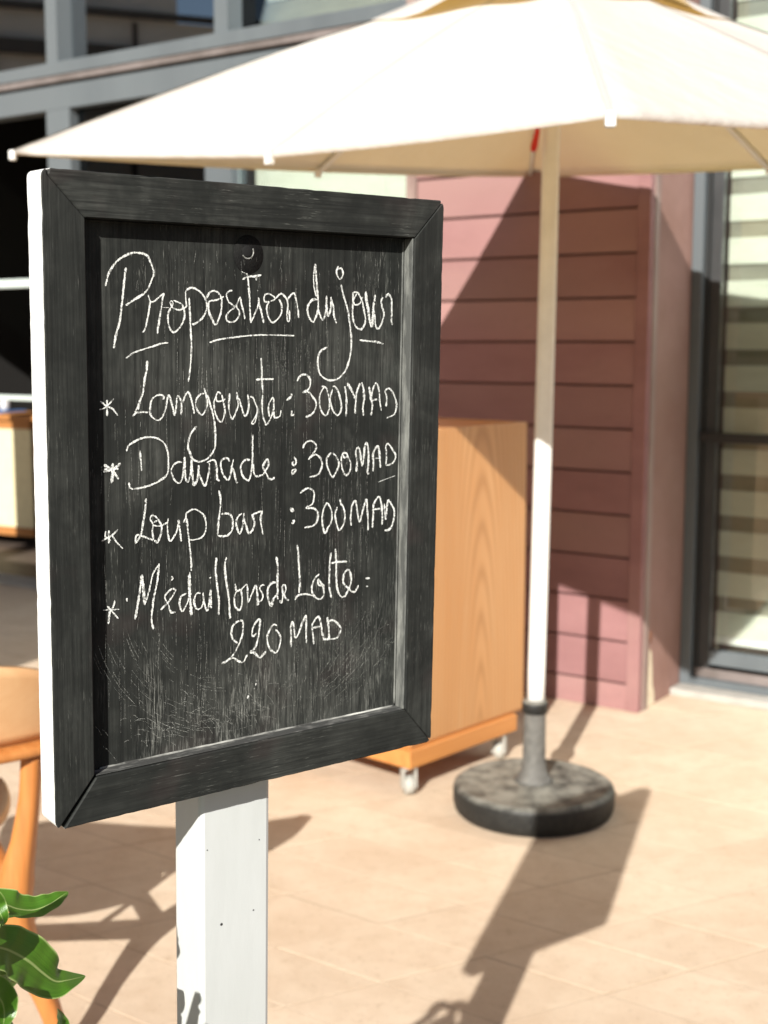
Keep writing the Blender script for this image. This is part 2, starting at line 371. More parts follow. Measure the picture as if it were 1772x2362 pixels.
for k, (v_, dp, q) in enumerate(cells[:298]):
    bm = bmesh.new(); c = sum(q, Vector((0, 0))) / 4; tile_geo(bm, q, c, k)
    for f in bm.faces:
        f.normal_update()
    bmesh.ops.recalc_face_normals(bm, faces=bm.faces)
    o = from_bm('paving_stone', bm, M_tile, floor); o.location = (c.x, c.y, 0)
bm = bmesh.new()
for k, (v_, dp, q) in enumerate(cells[298:]): tile_geo(bm, q, Vector((0, 0)), k + 500)
fix(bm); o = from_bm('paving_stones_beyond', bm, M_tile, floor); o['kind'] = 'stuff'

# ------------------------------------------------------------------ cafe building (local: x along the wall, y into it, z up)
bld = empty('cafe_building', W0, (0, 0, ANG))
tag(bld, 'pink clapboard cafe building with grey framed windows and striped blinds', 'building')
SL = -1.10      # left end of the projecting clapboard bay
bk = box('wall', (SL + .005, .022, 0), (-.022, .40, 5.5), M_groove, bld)
z = .111; first = True
rr_ = random.Random(5)
zs = [0.0] + [.111 + .168 * k for k in range(0, 32)]
sp_mesh = None
for za, zb in zip(zs, zs[1:]):
    h = zb - za
    bm = bmesh.new(); y0 = .0
    x0, x1 = SL + .052, -.052
    prof = [(y0 + .0215, .0), (y0 - .002, .0), (y0 + .004, h - .009), (y0 + .0215, h - .009)]
    L_ = [bm.verts.new((x0, p[0], p[1])) for p in prof]; R_ = [bm.verts.new((x1, p[0], p[1])) for p in prof]
    for k in range(4): bm.faces.new((L_[k], L_[(k + 1) % 4], R_[(k + 1) % 4], R_[k]))
    bm.faces.new(L_[::-1]); bm.faces.new(R_); fix(bm)
    bmesh.ops.bevel(bm, geom=[e_ for e_ in bm.edges if abs(e_.verts[0].co.y + .002) < 1e-4 and abs(e_.verts[1].co.y + .002) < 1e-4], offset=.0025, segments=2, affect='EDGES')
    o = from_bm('siding_board', bm, M_siding, bld); o.location = (0, rr_.uniform(-.0008, .0008), za)
box('corner_trim', (-.050, -.006, 0), (.004, .030, 5.5), M_siding, bld, .003)
box('corner_trim', (SL, -.010, 0), (SL + .050, .030, 5.5), M_trim, bld, .003)
# side wall running back from the corner, plaster, and the one hidden on the left
box('return_wall', (-.020, .0305, 0), (.0, OFF + .03, 5.5), M_plaster, bld)
box('edge_strip', (-.001, .031, 0), (.008, .075, 5.5), M_trim, bld, .002)
box('return_wall', (SL + .002, .0305, 0), (SL + .022, OFF + .03, 5.5), M_plaster, bld)
# chipped plaster at the foot of the corner
M_chip = mottled('bare_render', (.70, .62, .46), (.60, .5, .36), 30, .9)
def chip(pts, y=None):
    bm = bmesh.new(); n_ = len(pts)
    a_ = [bm.verts.new((.0005, p[0], p[1])) for p in pts]; b_ = [bm.verts.new((.0022, p[0] * .98 + .001, p[1] * .99 + .001)) for p in pts]
    for k in range(n_): bm.faces.new((a_[k], a_[(k + 1) % n_], b_[(k + 1) % n_], b_[k]))
    bm.faces.new(b_); fix(bm); return from_bm('bare_patch', bm, M_chip, bld)
chip([(.082, .002), (.16, .002), (.155, .05), (.135, .09), (.13, .15), (.12, .22), (.1, .24), (.092, .17), (.086, .1)])
rust = lathe('rust_stain', [(.0, 0), (.016, .0), (.013, .002), (0, .0025)], mottled('rusty_hole', (.25, .1, .05), (.16, .06, .03), 60, .9), bld, 16)
rust.rotation_euler = (0, R(90), 0); rust.location = (.0005, .105, .285); rust.scale = (1.7, .9, 1)

def frame_member(name, x0, x1, z0, z1, y0, y1, m=None, parent=None, bev=.002):
    return box(name, (x0, y0, z0), (x1, y1, z1), m or M_alu, parent or bld, bev)
# right hand glass door / window with striped blind
door = empty('sliding_door'); door.parent = bld; door.location = (0, OFF, 0)
def mem(parent, name, x0, x1, y0, y1, z0, z1, m=M_alu, bev=.002): return box(name, (x0, y0, z0), (x1, y1, z1), m, parent, bev)
mem(door, 'door_jamb', .001, .045, .0, .12, .03, 4.2)
mem(door, 'track', .0455, .062, .03, .115, .03, 4.2, M_gasket)
mem(door, 'door_stile', .0625, .108, .045, .085, .06, 2.9, M_char)
mem(door, 'bottom_rail', .1085, 2.2, .045, .085, .115, .175)
mem(door, 'sill_track', .0455, 2.4, .0, .12, .03, .06)
mem(door, 'sill_track', .0455, 2.4, .03, .044, .0605, .10, M_alu_dk)
mem(door, 'top_rail', .1085, 2.2, .045, .085, 2.84, 2.90)
mem(door, 'transom', .0455, 2.4, .0, .12, 2.905, 2.98)
mem(door, 'door_jamb', 2.4, 2.46, .0, .12, .03, 4.2)
mem(door, 'door_stile', 2.2, 2.28, .045, .085, .06, 2.9)
mem(door, 'glass_pane', .1085, 2.2, .062, .066, .1755, 2.84, M_glass, 0)
mem(door, 'glass_pane', .0455, 2.4, .062, .066, 2.98, 4.2, M_glass, 0)
hb = mem(door, 'push_bar', .055, 1.6, .005, .03, 1.045, 1.085, M_blackplastic, .006)
for xx in (.085, 1.5): mem(hb, 'bracket', xx - .012, xx + .012, .0305, .044, 1.05, 1.08, M_blackplastic)
box('door_sill', (.0, OFF - .10, .0), (2.6, OFF + .15, .0295), M_stone, bld, .004)
def blind(x0, x1, y, zb, zt, per=.1705, fr=.62, phase=0.0):
    bl = empty('striped_blind'); bl.parent = bld
    bar = box('bottom_bar', (x0, y - .012, zb), (x1, y + .012, zb + .03), mat('white_bar', (.8, .8, .74), .4), bl, .003)
    z_ = zb + .031 - phase; k = 0
    while z_ < zt:
        a0 = max(z_, zb + .031); a1 = z_ + per * fr
        if a1 > a0 + .004: box('blind_slat', (x0, y - .004, a0), (x1, y + .004, a1), M_cream, bl, .0015)
        a0 = max(z_ + per * fr, zb + .031)
        box('blind_sheer_slat', (x0, y + .006, a0 - .003), (x1, y + .009, z_ + per + .003), M_sheer, bl)  # sheer band of the zebra blind, set behind the cream slats
        z_ += per
blind(.112, 2.19, OFF + .115, .195, 2.84)
# left glazing
gl = empty('window_wall'); gl.parent = bld; gl.location = (0, OFF, 0)
def gm(name, x0, x1, y0, y1, z0, z1, m=M_alu, bev=.002): return box(name, (x0, y0, z0), (x1, y1, z1), m, gl, bev)
XL = -7.2
# mullions: upper light
ups = [(-3.80, -3.71), (-2.55, -2.46), (-5.05, -4.96), (-6.3, -6.21)]
for a0, a1 in ups: gm('mullion', a0, a1, .0, .14, 2.985, 4.3)
gm('transom', XL, SL, -.012, .14, 2.915, 2.984)
gm('drip_strip', XL, SL, -.004, .12, 2.880, 2.9145, M_alu_dk)
gm('head_rail', XL, SL, .012, .12, 2.735, 2.864)
gm('shadow_line', XL, SL, .04, .12, 2.8645, 2.8795, M_gasket, 0)  # black strip stands in for the shadow line under the drip strip
for k, (a0, a1) in enumerate([(-3.83, -3.64), (-2.64, -2.46), (-5.05, -4.87), (-6.3, -6.12), (XL, XL + .08), (SL - .06, SL - .001)]): gm('mullion', a0, a1, .012, .12, .0, 2.7345)
xs = [XL, -6.3, -5.05, -3.80, -2.55, SL]
for a0, a1 in zip(xs, xs[1:]):
    up_ = a0 + .09; gm('glass_pane', up_, a1, .11, .114, 2.985, 4.3, M_glass if a0 == -2.55 else M_glass_dk, 0)
lx = [(-3.63, -2.65)]
for a0, a1 in lx: gm('glass_pane', a0, a1, .07, .074, .1, 2.734, M_glass_lo, 0)
gm('glass_pane', -2.459, SL - .061, .07, .074, .1, 2.734, M_glass, 0)
for a0, a1 in lx + [(-2.459, SL - .061)]: gm('bottom_rail', a0, a1, .02, .10, .0, .099)
M_pale = mat('pale_green_metal', (.55, .62, .58), .4)
gm('guard_rail', -4.86, -3.84, .03, .055, 1.765, 1.815, M_pale, .006)
gm('guard_rail', -4.86, -3.84, .03, .055, 1.105, 1.135, M_pale, .006)
box('door_sill', (XL, OFF - .06, .0), (SL, OFF + .15, .012), M_stone, bld, .002)
blind(-2.455, SL - .062, OFF + .20, .02, 4.25, .55, .80, .2)
# room behind the glass
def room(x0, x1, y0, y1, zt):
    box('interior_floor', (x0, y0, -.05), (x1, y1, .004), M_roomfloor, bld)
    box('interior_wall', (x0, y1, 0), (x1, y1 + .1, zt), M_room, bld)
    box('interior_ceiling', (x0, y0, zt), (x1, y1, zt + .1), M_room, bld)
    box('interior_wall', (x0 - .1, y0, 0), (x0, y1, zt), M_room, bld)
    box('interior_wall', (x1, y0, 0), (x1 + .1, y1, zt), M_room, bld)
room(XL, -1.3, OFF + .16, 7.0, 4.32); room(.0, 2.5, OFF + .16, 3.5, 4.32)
box('upper_wall', (XL - 2, OFF - .02, 4.301), (SL, OFF + .3, 6.5), M_siding, bld); box('upper_wall', (.009, OFF - .02, 4.201), (7, OFF + .3, 6.5), M_siding, bld)
box('upper_wall', (SL, .0, 5.501), (.006, OFF + .3, 6.5), M_siding, bld)
box('wall', (2.461, OFF - .02, 0), (7, OFF + .3, 4.2), M_siding, bld); box('wall', (XL - 2, OFF - .02, 0), (XL - .002, OFF + .3, 4.3), M_siding, bld)
box('roof', (XL - 2.2, -.25, 6.501), (7.2, 9, 6.7), M_alu, bld)

# sideboard seen through the glass on the left
def WP(s, off, z=0): return W0 + U * s + BK * off + Vector((0, 0, z))
sb = empty('sideboard', (-3.05, 9.35, .004), (0, 0, ANG + .12)); tag(sb, 'low wooden cabinet with cream front panels behind the far left window', 'cabinet')
M_sbw = wood('sideboard_wood', (.45, .2, .06), (.35, .14, .04), 0, .5)
M_sbp = mottled('cream_panel', (.74, .66, .42), (.68, .6, .38), 20, .6)
box('top', (-.75, -.02, .90), (.75, .42, .94), M_sbw, sb, .003)
for x_ in (-.75, -.05, .70): box('post', (x_, 0, .08), (x_ + .06, .4, .899), M_sbw, sb, .003)
for x_ in (-.689, .011): box('cream_panel', (x_, .012, .14), (x_ + .63 + .008, .03, .84), M_sbp, sb, .002)
for x_ in (-.689, .011):
    box('rail', (x_, .005, .841), (x_ + .638, .04, .899), M_sbw, sb); box('rail', (x_, .005, .08), (x_ + .638, .04, .139), M_sbw, sb)
for x_ in (-.72, .72): box('foot', (x_ - .02, .05, 0), (x_ + .02, .35, .079), M_sbw, sb)
tl = empty('blue_tray', (-2.86, 9.35, .944), (0, 0, ANG + .12)); tag(tl, 'small blue tray of things on top of the low cabinet', 'tray')
box('tray_base', (-.2, .02, 0), (.12, .28, .012), mat('blue_plastic', (.10, .22, .5), .5), tl, .004)
for k, (x_, c_) in enumerate(((-.13, (.5, .6, .7)), (-.02, (.06, .06, .07)), (.06, (.6, .6, .6)))):
    lathe('cup', [(.026, 0), (.034, .02), (.036, .07), (.030, .075)], mat('cup_%d' % k, c_, .4), tl, 14, (x_, .12, .0125))

# building on the other side of the terrace (only mirrored in the glass)
ob = empty('opposite_building', (-14, 5, 0)); tag(ob, 'ochre building with dark bands mirrored in the upper left window panes', 'building')
box('wall', (-3, -14, 0), (0, -.6, 6.15), M_opp, ob)
box('wall', (-3, -.599, 0), (0, 10, 7.2), M_opp, ob)
for k in range(12): box('joint_strip', (.001, -14 + k * 2.0, 0), (.05, -13.93 + k * 2.0, 6.1), M_opp2, ob)
for k in range(9): box('band', (.051, -14, 1.2 + k * .62), (.14, 10, 1.2 + (.20 if k % 2 else .09) + k * .62), M_opp2, ob)
for k in range(0):
    wq = box('window', (.001, -12.5 + k * 2.4, 3.0), (.05, -11.5 + k * 2.4, 3.8), M_gasket, ob)
    wq = box('window', (.001, -12.5 + k * 2.4, 5.75), (.05, -11.5 + k * 2.4, 6.5), M_gasket, ob)

# ------------------------------------------------------------------ parasols
M_seam = mottled('seam_cloth', (.44, .44, .41), (.47, .47, .445), 200, .9)
def make_parasol(ribtag=True):
    """local origin at the ground under the pole"""
    p = empty('parasol')
    tilt = Vector((.003, .099)); R1 = 1.575; TH = R(177.1); zc = 1.985; cx, cy = .022, .0; APEX = .545
    def lip(k, r=None):
        an = TH + R(45) * k; r = (R1 if k % 2 == 0 else R1 * .7071) if r is None else r
        d = Vector((r * math.cos(an), r * math.sin(an)))
        q = Vector((cx + d.x, cy + d.y, zc + tilt.x * d.x + tilt.y * d.y))
        return q + Vector(((-.038, 0, .028), (.055, .02, -.012), (-.015, 0, .020), (0, 0, .03), (-.03, 0, 0), (0, -.12, -.018), (.01, -.18, -.03), (.03, -.30, -.045))[k % 8])
    apex = Vector((cx + .0, cy + .0, zc + APEX))
    def surf(k, f, t_, lift=0.0):
        """k rib index, f 0..1 between ribs k and k+1, t_ 0 apex .. 1 lip"""
        A, B = lip(k), lip(k + 1)
        e_ = A.lerp(B, f)
        e_ = e_ + (Vector((cx, cy, zc)) - e_) * (.012 * math.sin(math.pi * f))     # scalloped hem
        q = apex.lerp(e_, t_)
        q.z -= .030 * math.sin(math.pi * f) * (t_ ** 1.2) * (1.15 - t_)            # cloth sags between ribs
        q.z += .020 * math.sin(math.pi * t_) + lift                                # ribs bow up a little
        q.z += (.0015 * (1 - t_) + .0004) * noise.noise(Vector((q.x * 4, q.y * 5, 3.0)))
        return q
    bm = bmesh.new(); NF, NT = 10, 22; grid = {}
    for k in range(8):
        for i in range(NF):
            for j in range(NT + 1):
                t_ = .085 + (1 - .085) * j / NT
                grid[k * NF + i, j] = bm.verts.new(surf(k, i / NF, t_))
    n_ = 8 * NF
    for i in range(n_):
        for j in range(NT):
            bm.faces.new((grid[i, j], grid[i, j + 1], grid[(i + 1) % n_, j + 1], grid[(i + 1) % n_, j]))
    # folded hem
    for i in range(n_):
        grid[i, 'h'] = bm.verts.new(grid[i, NT].co + (Vector((cx, cy, 0)) - grid[i, NT].co.xy.to_3d()).normalized() * .008 + Vector((0, 0, -.009)))
    for i in range(n_): bm.faces.new((grid[i, NT], grid[i, 'h'], grid[(i + 1) % n_, 'h'], grid[(i + 1) % n_, NT]))
    fix(bm); can = from_bm('canopy', bm, M_cloth, p, True)
    # doubled cloth over every rib
    for k in range(8):
        bm = bmesh.new(); prv = None
        for j in range(31):
            t_ = .09 + .91 * j / 30; c_ = surf(k, 0, t_, .0022); e_ = (lip(k + 1) - lip(k - 1)); e_.z = 0; e_.normalize()
            cur = (bm.verts.new(c_ - e_ * .007 + Vector((0, 0, -.0014))), bm.verts.new(c_ + Vector((0, 0, -.0004))), bm.verts.new(c_ + e_ * .007 + Vector((0, 0, -.0014))))
            if prv:
                bm.faces.new((prv[0], prv[1], cur[1], cur[0])); bm.faces.new((prv[1], prv[2], cur[2], cur[1]))
            prv = cur
        fix(bm); from_bm('seam', bm, M_seam, p)
    # vent cap
    bm = bmesh.new(); g2 = {}
    ap2 = apex + Vector((0, 0, .055))
    for k in range(8):
        for i in range(6):
            for j in range(7):
                f, t_ = i / 6, j / 6; ts = .33
                q = surf(k, f, ts * t_)
                rise = .055 * (1 - t_) + (.005 + .060 * abs(math.sin(math.pi * (k + f) / 2)) ** 4) * t_
                q.z += rise; g2[k * 6 + i, j] = bm.verts.new(q)
    for i in range(48):
        for j in range(6): bm.faces.new((g2[i, j], g2[i, j + 1], g2[(i + 1) % 48, j + 1], g2[(i + 1) % 48, j]))
    bmesh.ops.remove_doubles(bm, verts=bm.verts, dist=1e-5); fix(bm); from_bm('vent_cap', bm, M_cloth, p, True)
    # welt seam under the vent
    for k in range(8):
        a_ = apex.lerp(lip(k), .06) + Vector((0, 0, -.012)); b_ = apex.lerp(lip(k), .5) + Vector((0, 0, .010)); c_ = lip(k) + Vector((0, 0, -.014))
        c_ = apex.lerp(lip(k), .985) + Vector((0, 0, -.012))
        sweep('rib', [(*a_, .008, .009), (*b_, .008, .009), (*c_, .007, .008)], M_pole, p, 8, 5)
        # white pocket holding the rib end
        d_ = (lip(k) - apex); d_.z = 0; d_.normalize(); an = math.atan2(d_.y, d_.x)
        q = box('rib_pocket', (-.016, -.010, -.026), (.004, .010, .003), M_pole, p, .004)
        q.location = lip(k) + Vector((0, 0, .0)); q.rotation_euler = (0, 0, an)
    # pole in two lengths, leaning a hair
    top = Vector((cx + .004, cy, zc + APEX + .03))
    sweep('pole', [(0, 0, .30, .0265, .0265), (.012, 0, 1.2, .0265, .0265), (top.x, top.y, top.z, .024, .024)], M_pole, p, 20, 6, (0, 1, 0))
    lathe('hub', [(.03, 0), (.05, .01), (.05, .045), (.03, .055)], M_pole, p, 20, (cx, cy, zc + APEX - .07))
    rn = lathe('runner', [(.03, 0), (.046, .008), (.046, .05), (.03, .06)], M_pole, p, 20, (cx, cy, zc + .16))
    for k in range(8):
        m_ = apex.lerp(lip(k), .5)
        sweep('strut', [(cx + .04 * math.cos(TH + R(45) * k), cy + .04 * math.sin(TH + R(45) * k), zc + .19, .006, .006), (*(m_ + Vector((0, 0, -.004))), .006, .006)], M_pole, p, 6, 3)
    pin = sweep('locking_pin', [(-.022, -.035, 2.085, .004, .004), (-.025, -.035, 2.055, .008, .008), (-.033, -.035, 2.015, .0105, .0105), (-.036, -.035, 2.00, .007, .007)], M_red, p, 10, 4, (0, 1, 0))
    sweep('pin_cord', [(-.005, -.02, 2.14, .002, .002), (-.018, -.03, 2.12, .002, .002), (-.022, -.035, 2.084, .002, .002)], M_red, p, 6, 4, (0, 1, 0))
    return p
def make_base():
    b_ = empty('umbrella_ballast')
    lathe('weight', [(0, 0), (.236, 0), (.2455, .010), (.2505, .030), (.2505, .070), (.2475, .080), (.236, .088), (.228, .089), (.222, .087), (.12, .091), (.07, .094), (0, .096)], M_base, b_, 72)
    lathe('neck', [(.062, .0), (.052, .012), (.042, .03), (.036, .06), (.034, .225), (.034, .228), (0, .228)], M_neck, b_, 32, (0, 0, .093))
    lathe('clamp_collar', [(.036, 0), (.040, .004), (.040, .030), (.037, .038), (.030, .040)], M_base, b_, 32, (0, 0, .312))
    return b_
para = make_parasol(); para.location = (.470, 3.915, 0)
tag(para, 'open cream square parasol on a white pole beside the wooden cabinet', 'parasol')
base = make_base(); base.location = (.467, 3.905, 0)
tag(base, 'round dusty black parasol base on the sandy paving', 'parasol base')
p2 = copy_tree(para); p2.location = (-3.25, 3.75, 0); p2.rotation_euler = (0, 0, R(20))
tag(p2, 'second cream parasol outside the left edge, shading the floor by the dark window', 'parasol', 'cream parasols'); para['group'] = 'cream parasols'
b2 = copy_tree(base); b2.location = (-3.25, 3.75, 0)
tag(b2, 'parasol base outside the left edge under the second parasol', 'parasol base')

# ------------------------------------------------------------------ wooden cabinet on casters
A0 = Vector((.083, 3.99, 0)); fa = math.atan2(.47, .422)
cab = empty('wooden_cabinet', A0, (0, 0, fa)); tag(cab, 'tall orange wood cabinet on casters beside the parasol pole', 'cabinet')
CW, CD = .63, .58
# body stands in local x 0..CW, y 0..CD
box('front_panel', (.020, .014, .165), (CW, .034, 1.177), M_cab, cab, .002)
box('side_panel', (.020, .0345, .165), (.040, CD - .02, 1.177), M_cab, cab, .002)
box('side_panel', (CW - .020, .0345, .165), (CW, CD - .02, 1.177), M_cab, cab, .002)
box('back_panel', (.0405, CD - .04, .165), (CW - .0205, CD - .02, 1.17), M_cab, cab, .002)
box('top', (.0405, .0345, 1.150), (CW - .0205, CD - .0405, 1.1745), M_cab2, cab)
box('bottom', (.0405, .0345, .165), (CW - .0205, CD - .0405, .185), M_cab2, cab)
box('plinth', (.0, .0, .098), (CW - .055, .030, .156), M_cab2, cab, .003)
box('plinth', (.0, .0305, .098), (.030, CD, .156), M_cab2, cab, .003)
box('plinth', (CW - .086, .0305, .098), (CW - .056, CD, .156), M_cab2, cab, .003)
box('plinth', (.0305, CD - .03, .098), (CW - .0865, CD, .156), M_cab2, cab, .003)
box('shadow_board', (.026, .020, .1565), (CW - .006, CD - .026, .1645), M_cab2, cab)
for x_, y_ in ((.035, .035), (CW - .11, .035), (.035, CD - .05), (CW - .11, CD - .05)):
    c_ = empty('caster'); c_.parent = cab; c_.location = (x_, y_, 0); c_.rotation_euler = (0, 0, random.uniform(0, 3))
    w_ = lathe('wheel', [(.012, -.015), (.028, -.015), (.031, -.011), (.031, .011), (.028, .015), (.012, .015)], M_caster, c_, 24); w_.rotation_euler = (R(90), 0, 0); w_.location = (.006, 0, .031)
    box('fork', (-.018, -.024, .024), (.022, -.0165, .086), M_caster, c_, .002); box('fork', (-.018, .0165, .024), (.022, .024, .086), M_caster, c_, .002)
    box('mounting_plate', (-.022, -.022, .0865), (.024, .022, .0975), M_caster, c_, .001)

# ------------------------------------------------------------------ chair on the left
CO = Vector((-1.02, 2.6, 0))
ch = empty('wooden_armchair', CO); tag(ch, 'orange wooden armchair with rounded back behind the sign at the left edge', 'chair')
def wl(p): return (p[0] - CO.x, p[1] - CO.y) + tuple(p[2:])
def leg(pts): return sweep('leg', [wl(p) for p in pts], M_teak, ch, 14, 7, (0, 1, 0))
leg([(-.655, 2.49, .0, .015, .018), (-.680, 2.49, .10, .020, .022), (-.716, 2.49, .20, .024, .026), (-.742, 2.49, .30, .032, .034), (-.742, 2.49, .37, .036, .036), (-.722, 2.49, .46, .024, .026), (-.708, 2.495, .55, .020, .022), (-.702, 2.50, .635, .020, .022)])
leg([(-1.44, 2.42, .0, .015, .018), (-1.37, 2.43, .2, .024, .026), (-1.32, 2.44, .35, .034, .034), (-1.33, 2.44, .5, .022, .024), (-1.35, 2.44, .635, .020, .022)])
leg([(-.93, 3.02, .0, .015, .018), (-.95, 2.97, .2, .022, .024), (-.96, 2.92, .385, .026, .028)])
leg([(-1.36, 3.00, .0, .015, .018), (-1.31, 2.95, .2, .022, .024), (-1.27, 2.90, .385, .026, .028)])
def rail(nm, a_, b_, ra=.018, rb=.032):
    a_ = Vector(wl(a_)); b_ = Vector(wl(b_)); return sweep(nm, [(*a_, ra, rb), (*((a_ + b_) / 2), ra, rb * .8), (*b_, ra, rb)], M_teak, ch, 10, 3)
rail('seat_rail', (-.742, 2.49, .352), (-1.32, 2.44, .352)); rail('seat_rail', (-.742, 2.49, .355), (-.96, 2.92, .37), .015, .024)
rail('seat_rail', (-1.32, 2.44, .355), (-1.27, 2.90, .37), .015, .024); rail('seat_rail', (-.96, 2.92, .372), (-1.27, 2.90, .372), .014, .02)
bm = bmesh.new(); rows = []
for i in range(13):
    row = []
    for j in range(13):
        a_, b_ = i / 6 - 1, j / 6 - 1
        x_ = a_ * math.sqrt(max(0, 1 - b_ * b_ * .38)) * .235; y_ = b_ * math.sqrt(max(0, 1 - a_ * a_ * .38)) * .23
        row.append(bm.verts.new((x_ - .045, y_ + .10, .408 + .03 * (a_ * a_ + b_ * b_ * .6))))
    rows.append(row)
for i in range(12):
    for j in range(12): bm.faces.new((rows[i][j], rows[i + 1][j], rows[i + 1][j + 1], rows[i][j + 1]))
fix(bm); s_ = from_bm('seat', bm, M_teak_l, ch, True); md = s_.modifiers.new('t', 'SOLIDIFY'); md.thickness = .022
BOW = [(-.575, 2.76), (-.62, 2.62), (-.70, 2.50), (-.84, 2.41), (-1.02, 2.375), (-1.20, 2.40), (-1.35, 2.47), (-1.43, 2.60), (-1.46, 2.76)]
sweep('arm_rail', [(*wl((x_, y_, .648)), .034 if 1 < k < 7 else (.030 if k in (1, 7) else .024), .013) for k, (x_, y_) in enumerate(BOW)], M_teak, ch, 12, 8)
bp = spline([(x_ - CO.x, y_ - CO.y, 0) for x_, y_ in BOW[1:8]], 6)
bm = bmesh.new(); rows = []; nb = len(bp) - 1
for i, c_ in enumerate(bp):
    a_ = i / nb * 2 - 1; hh = .165 * (max(.0, 1 - abs(a_) ** 3.2)) ** .5 + .012; row = []
    for j in range(9):
        v_ = j / 8; row.append(bm.verts.new((c_.x * (1 + .03 * v_), c_.y - .035 * v_ + .004, .6625 + hh * v_)))
    rows.append(row)
for i in range(nb):
    for j in range(8): bm.faces.new((rows[i][j], rows[i + 1][j], rows[i + 1][j + 1], rows[i][j + 1]))
fix(bm); s_ = from_bm('backrest', bm, M_teak_l, ch, True); md = s_.modifiers.new('t', 'SOLIDIFY'); md.thickness = .016
for x_ in (-.90, -1.15): sweep('back_spindle', [(*wl((x_, 2.48, .37)), .010, .012), (*wl((x_, 2.43, .50)), .009, .010), (*wl((x_, 2.39, .640)), .010, .011)], M_teak, ch, 8, 4, (0, 1, 0))

# ------------------------------------------------------------------ menu board (local: x along the board, y into it, z up)
BO = (-.3082, 1.1686, .9938)
sg = empty('menu_board', BO, (.0296, -.0004, .6528), 'YXZ')
tag(sg, 'black framed chalkboard with a handwritten French fish menu on a white post', 'menu board')
BW, BH, BT = .4567, .6075, .033
X0, X1, Z0, Z1 = .0405, .4170, .0452, .5662
def rail_piece(nm, poly, mats, axis):
    """poly: outline (x,z) of the front; prism through the thickness, white on outside edges"""
    er = random.Random(axis * 7 + len(poly)); P2 = []
    for (xa, za), (xb, zb) in zip(poly, poly[1:] + poly[:1]):
        P2.append((xa, za)); L_ = math.hypot(xb - xa, zb - za)
        on = lambda u_, v_: u_ < .009 or u_ > BW - .009 or v_ < .009 or v_ > BH - .009
        if L_ > .05 and on(xa, za) and on(xb, zb):
            n2 = int(L_ / .008)
            for q_ in range(1, n2):
                f = q_ / n2; j_ = abs(er.gauss(0, .00016)) + (er.uniform(.0003, .0009) if er.random() < .06 else 0)
                x_, z_ = xa + (xb - xa) * f, za + (zb - za) * f
                if abs(xb - xa) > abs(zb - za): z_ += j_ if z_ < BH / 2 else -j_
                else: x_ += j_ if x_ < BW / 2 else -j_
                P2.append((x_, z_))
    poly = P2
    bm = bmesh.new(); n_ = len(poly)
    F_ = [bm.verts.new((x_, 0, z_)) for x_, z_ in poly]; B_ = [bm.verts.new((x_, BT, z_)) for x_, z_ in poly]
    bm.faces.new(F_); bm.faces.new(B_[::-1])
    for k in range(n_): bm.faces.new((F_[k], B_[k], B_[(k + 1) % n_], F_[(k + 1) % n_]))
    fix(bm)
    bmesh.ops.bevel(bm, geom=list(bm.edges), offset=.0011, segments=1, affect='EDGES')
    bm.normal_update()
    rn_ = random.Random(len(nm) + axis)
    for f in bm.faces:
        c_ = f.calc_center_median(); n3 = f.normal
        outer = (c_.x < .0028 or c_.x > BW - .0028 or c_.z < .0028 or c_.z > BH - .0028)
        f.material_index = 1 if (outer and n3.y > -.35) or n3.y > .5 else 0
    return from_bm(nm, bm, mats, sg)
g_ = .0004
def rnd(cx_, cz_, r_, a0, a1, n_=5): return [(cx_ + r_ * math.cos(R(a0 + (a1 - a0) * k / n_)), cz_ + r_ * math.sin(R(a0 + (a1 - a0) * k / n_))) for k in range(n_ + 1)]
left = [(X0, Z0 + .002), (X0, Z1 - g_), (.006, BH - .006 - g_)] + rnd(.006, BH - .007, .006, 100, 180, 3) + rnd(.010, .010, .010, 180, 232, 4)
rail_piece('frame_rail', left, (M_railz, M_edge), 2)
rail_piece('frame_rail', [(X0, Z1), (X1, Z1), (BW - .006, BH - .006)] + rnd(BW - .007, BH - .007, .007, 60, 90, 3) + [(.008, BH - .0004), (.006, BH - .006)], (M_railx, M_edge), 0)
rail_piece('frame_rail', [(X1, Z0 + g_), (BW - .002, .003 + g_)] + rnd(BW - .005, .007, .005, -30, 0, 3) + rnd(BW - .008, BH - .008, .008, 0, 45, 3) + [(X1, Z1 - g_)], (M_railz, M_edge), 2)
rail_piece('frame_rail', [(X0 + .0015, Z0 - .0006), (.0085, .0004), (BW - .006, .0), (BW - .002, .002), (X1, Z0)], (M_railx2, M_edge), 0)
# panel
PY = .016
panel = box('chalk_panel', (X0 - .006, PY, Z0 - .006), (X1 + .006, PY + .010, Z1 + .006), M_panel, sg)
# bead of rubbed chalk and paint where panel meets frame, right and bottom
M_bead = mottled('chalky_lit_bead', (.075, .078, .072), (.26, .265, .24), 110, .7, (1, 1, .2), lo=.45, hi=.75)
M_bead2 = mottled('chalky_ledge', (.05, .05, .046), (.60, .60, .55), 60, .7, (.3, 1, 1), lo=.42, hi=.66)
M_ledge = mottled('dusty_ledge', (.045, .046, .043), (.20, .20, .185), 140, .8, (.3, 1, 1), lo=.5, hi=.72)
def bead(nm, a_, b_, n_, m_, r0=.0016):
    pts = []
    for k in range(n_ + 1):
        f = k / n_; pts.append((a_[0] + (b_[0] - a_[0]) * f, PY - .0002, a_[1] + (b_[1] - a_[1]) * f, r0 * (.75 + .5 * noise.noise(Vector((k * .7, 1, r0 * 100)))), r0 * .8))
    return sweep(nm, pts, m_, sg, 8, 2, (0, 1, 0))
box('inner_moulding', (X1 - .0022, .0012, Z0 + .0005), (X1 - .0003, PY - .0004, Z1 - .0005), M_bead, sg, .0008)  # chalky facing, coloured paler to carry the sun on the right inner wall
